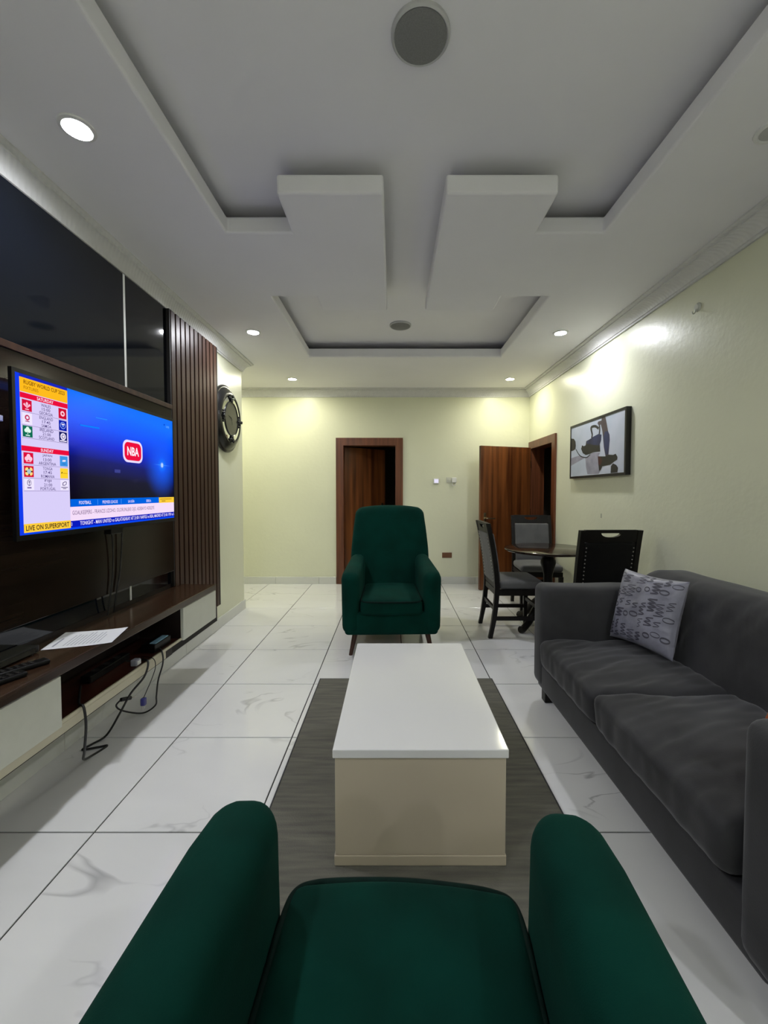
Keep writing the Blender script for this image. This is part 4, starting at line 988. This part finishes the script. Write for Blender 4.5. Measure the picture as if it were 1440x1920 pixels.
def dining_chair(loc, rz, label, back_m='leather'):
    """faces +Y locally; back at -Y"""
    t = empty('dining_chair', loc, rz); tag(t, label, 'chair', 'dining chairs round the table')
    W2, D = 0.225, 0.20
    def sq(cx_, cy_, z, a, b): return [(cx_ - a, cy_ - b, z), (cx_ + a, cy_ - b, z), (cx_ + a, cy_ + b, z), (cx_ - a, cy_ + b, z)]
    def by(z):  # centre line of the rear post
        if z < 0.45: return -D - 0.055 * ((0.45 - z) / 0.45) ** 1.8
        return -D - 0.085 * ((z - 0.45) / 0.56) ** 1.5
    for s in (-1, 1):
        rings = [sq(s * (W2 - 0.018), by(z), z, 0.018, 0.020 if z > 0.1 else 0.017) for z in [0, 0.08, 0.16, 0.26, 0.36, 0.45, 0.55, 0.65, 0.75, 0.85, 0.93, 1.005]]
        loft('rear_post', rings, 'espresso', t, True, sm=30)
        loft('front_leg', [sq(s * (W2 - 0.022), D - 0.02, z, h_, h_) for z, h_ in ((0, 0.014), (0.38, 0.021))], 'espresso', t, True, sm=30)
    # top rail with a half-moon grip
    iw = W2 - 0.0365; z0, z1 = 0.915, 1.008
    N_ = 16; hole = [(0.075 * math.cos(PI + PI * i / N_), 0.985 + 0.032 * math.sin(PI + PI * i / N_)) for i in range(N_ + 1)]
    out = []
    for i in range(N_ + 1):
        q = i / N_
        if q < 0.2: out.append((-iw, 0.985 + (z0 - 0.985) * q / 0.2))
        elif q > 0.8: out.append((iw, z0 + (0.985 - z0) * (q - 0.8) / 0.2))
        else: out.append((-iw + 2 * iw * (q - 0.2) / 0.6, z0))
    V, Fc = [], []
    for dy in (-0.016, 0.016):
        for L_ in (hole, out):
            for x, z in L_: V.append((x, by(z) + dy, z))
        V += [(-iw, by(z1) + dy, z1), (iw, by(z1) + dy, z1)]
    n_ = N_ + 1; H_ = 2 * n_ + 2
    for f in (0, H_):
        for i in range(N_): Fc.append((f + i, f + i + 1, f + n_ + i + 1, f + n_ + i))
        Fc.append((f + 0, f + n_, f + 2 * n_, f + 2 * n_ + 1, f + 2 * n_ - 1, f + N_))
    for i in range(N_):
        Fc.append((i, i + 1, H_ + i + 1, H_ + i)); Fc.append((n_ + i, n_ + i + 1, H_ + n_ + i + 1, H_ + n_ + i))
    Fc.append((0, N_, H_ + N_, H_)); Fc.append((2 * n_, 2 * n_ + 1, H_ + 2 * n_ + 1, H_ + 2 * n_)); Fc.append((n_, 2 * n_, H_ + 2 * n_, H_ + n_)); Fc.append((2 * n_ - 1, 2 * n_ + 1, H_ + 2 * n_ + 1, H_ + 2 * n_ - 1))
    raw('top_rail', V, Fc, 'espresso', t, True)
    bend = lambda p: Vector((p.x, p.y + by(p.z), p.z))
    soft('back_pad', (-iw, 0.006, 0.475), (iw, 0.040, 0.914), 0.014, 'chairfab', t, True, (6, 1, 8), bend)
    bk = soft('back_panel', (-iw, -0.020, 0.475), (iw, 0.005, 0.914), 0.008, back_m, t, True, (6, 1, 8), bend)
    bm = bmesh.new()
    for s in (-1, 1):
        for k in range(14):
            z = 0.50 + k * 0.029
            bmesh.ops.create_uvsphere(bm, u_segments=8, v_segments=5, radius=0.0052, matrix=Matrix.Translation((s * (iw - 0.016), by(z) - 0.020, z)))
    tag(from_bm('nail_trim', bm, 'nail', bk, local=True, sm=180), 'row of bright nail heads', kind='stuff')
    box('bottom_rail', -iw, iw, by(0.46) - 0.014, by(0.46) + 0.014, 0.435, 0.474, 'espresso', t, local=True)
    soft('seat', (-W2 + 0.004, -D + 0.022, 0.428), (W2 - 0.004, D + 0.012, 0.500), 0.03, 'chairfab', t, True, (8, 8, 1), lambda p: Vector((p.x, p.y, p.z + (0.016 * (1 - (p.x / W2) ** 2) * (1 - (p.y / 0.22) ** 2) if p.z > 0.46 else 0))))
    boxes('apron', [(-W2 + 0.006, W2 - 0.006, D - 0.034, D - 0.006, 0.375, 0.4275), (-W2 + 0.006, -W2 + 0.034, -D + 0.021, D - 0.034, 0.375, 0.4275), (W2 - 0.034, W2 - 0.006, -D + 0.021, D - 0.034, 0.375, 0.4275), (-W2 + 0.0365, W2 - 0.0365, -D - 0.012, -D + 0.012, 0.375, 0.4275)], 'espresso', t, True)
    for s in (-1, 1):
        x = s * (W2 - 0.021)
        box('stretcher', x - 0.010, x + 0.010, by(0.17) + 0.02, D - 0.036, 0.155, 0.188, 'espresso', t, local=True)
    box('stretcher', -W2 + 0.0365, W2 - 0.0365, by(0.25) - 0.010, by(0.25) + 0.010, 0.235, 0.266, 'espresso', t, local=True)
    box('stretcher', -W2 + 0.044, W2 - 0.044, D - 0.030, D - 0.010, 0.235, 0.266, 'espresso', t, local=True)
    return t
dining_chair((1.105, 3.785, 0), math.radians(-90), 'dark dining chair with grey back seen side-on, left of the round table', 'chairfab')
dining_chair((1.585, 4.535, 0), math.radians(176), 'dark dining chair with grey pad facing us, beyond the round table', 'chairfab')
dining_chair((1.545, 3.225, 0), math.radians(2), 'dark dining chair with black studded back, nearest the sofa', 'leather')
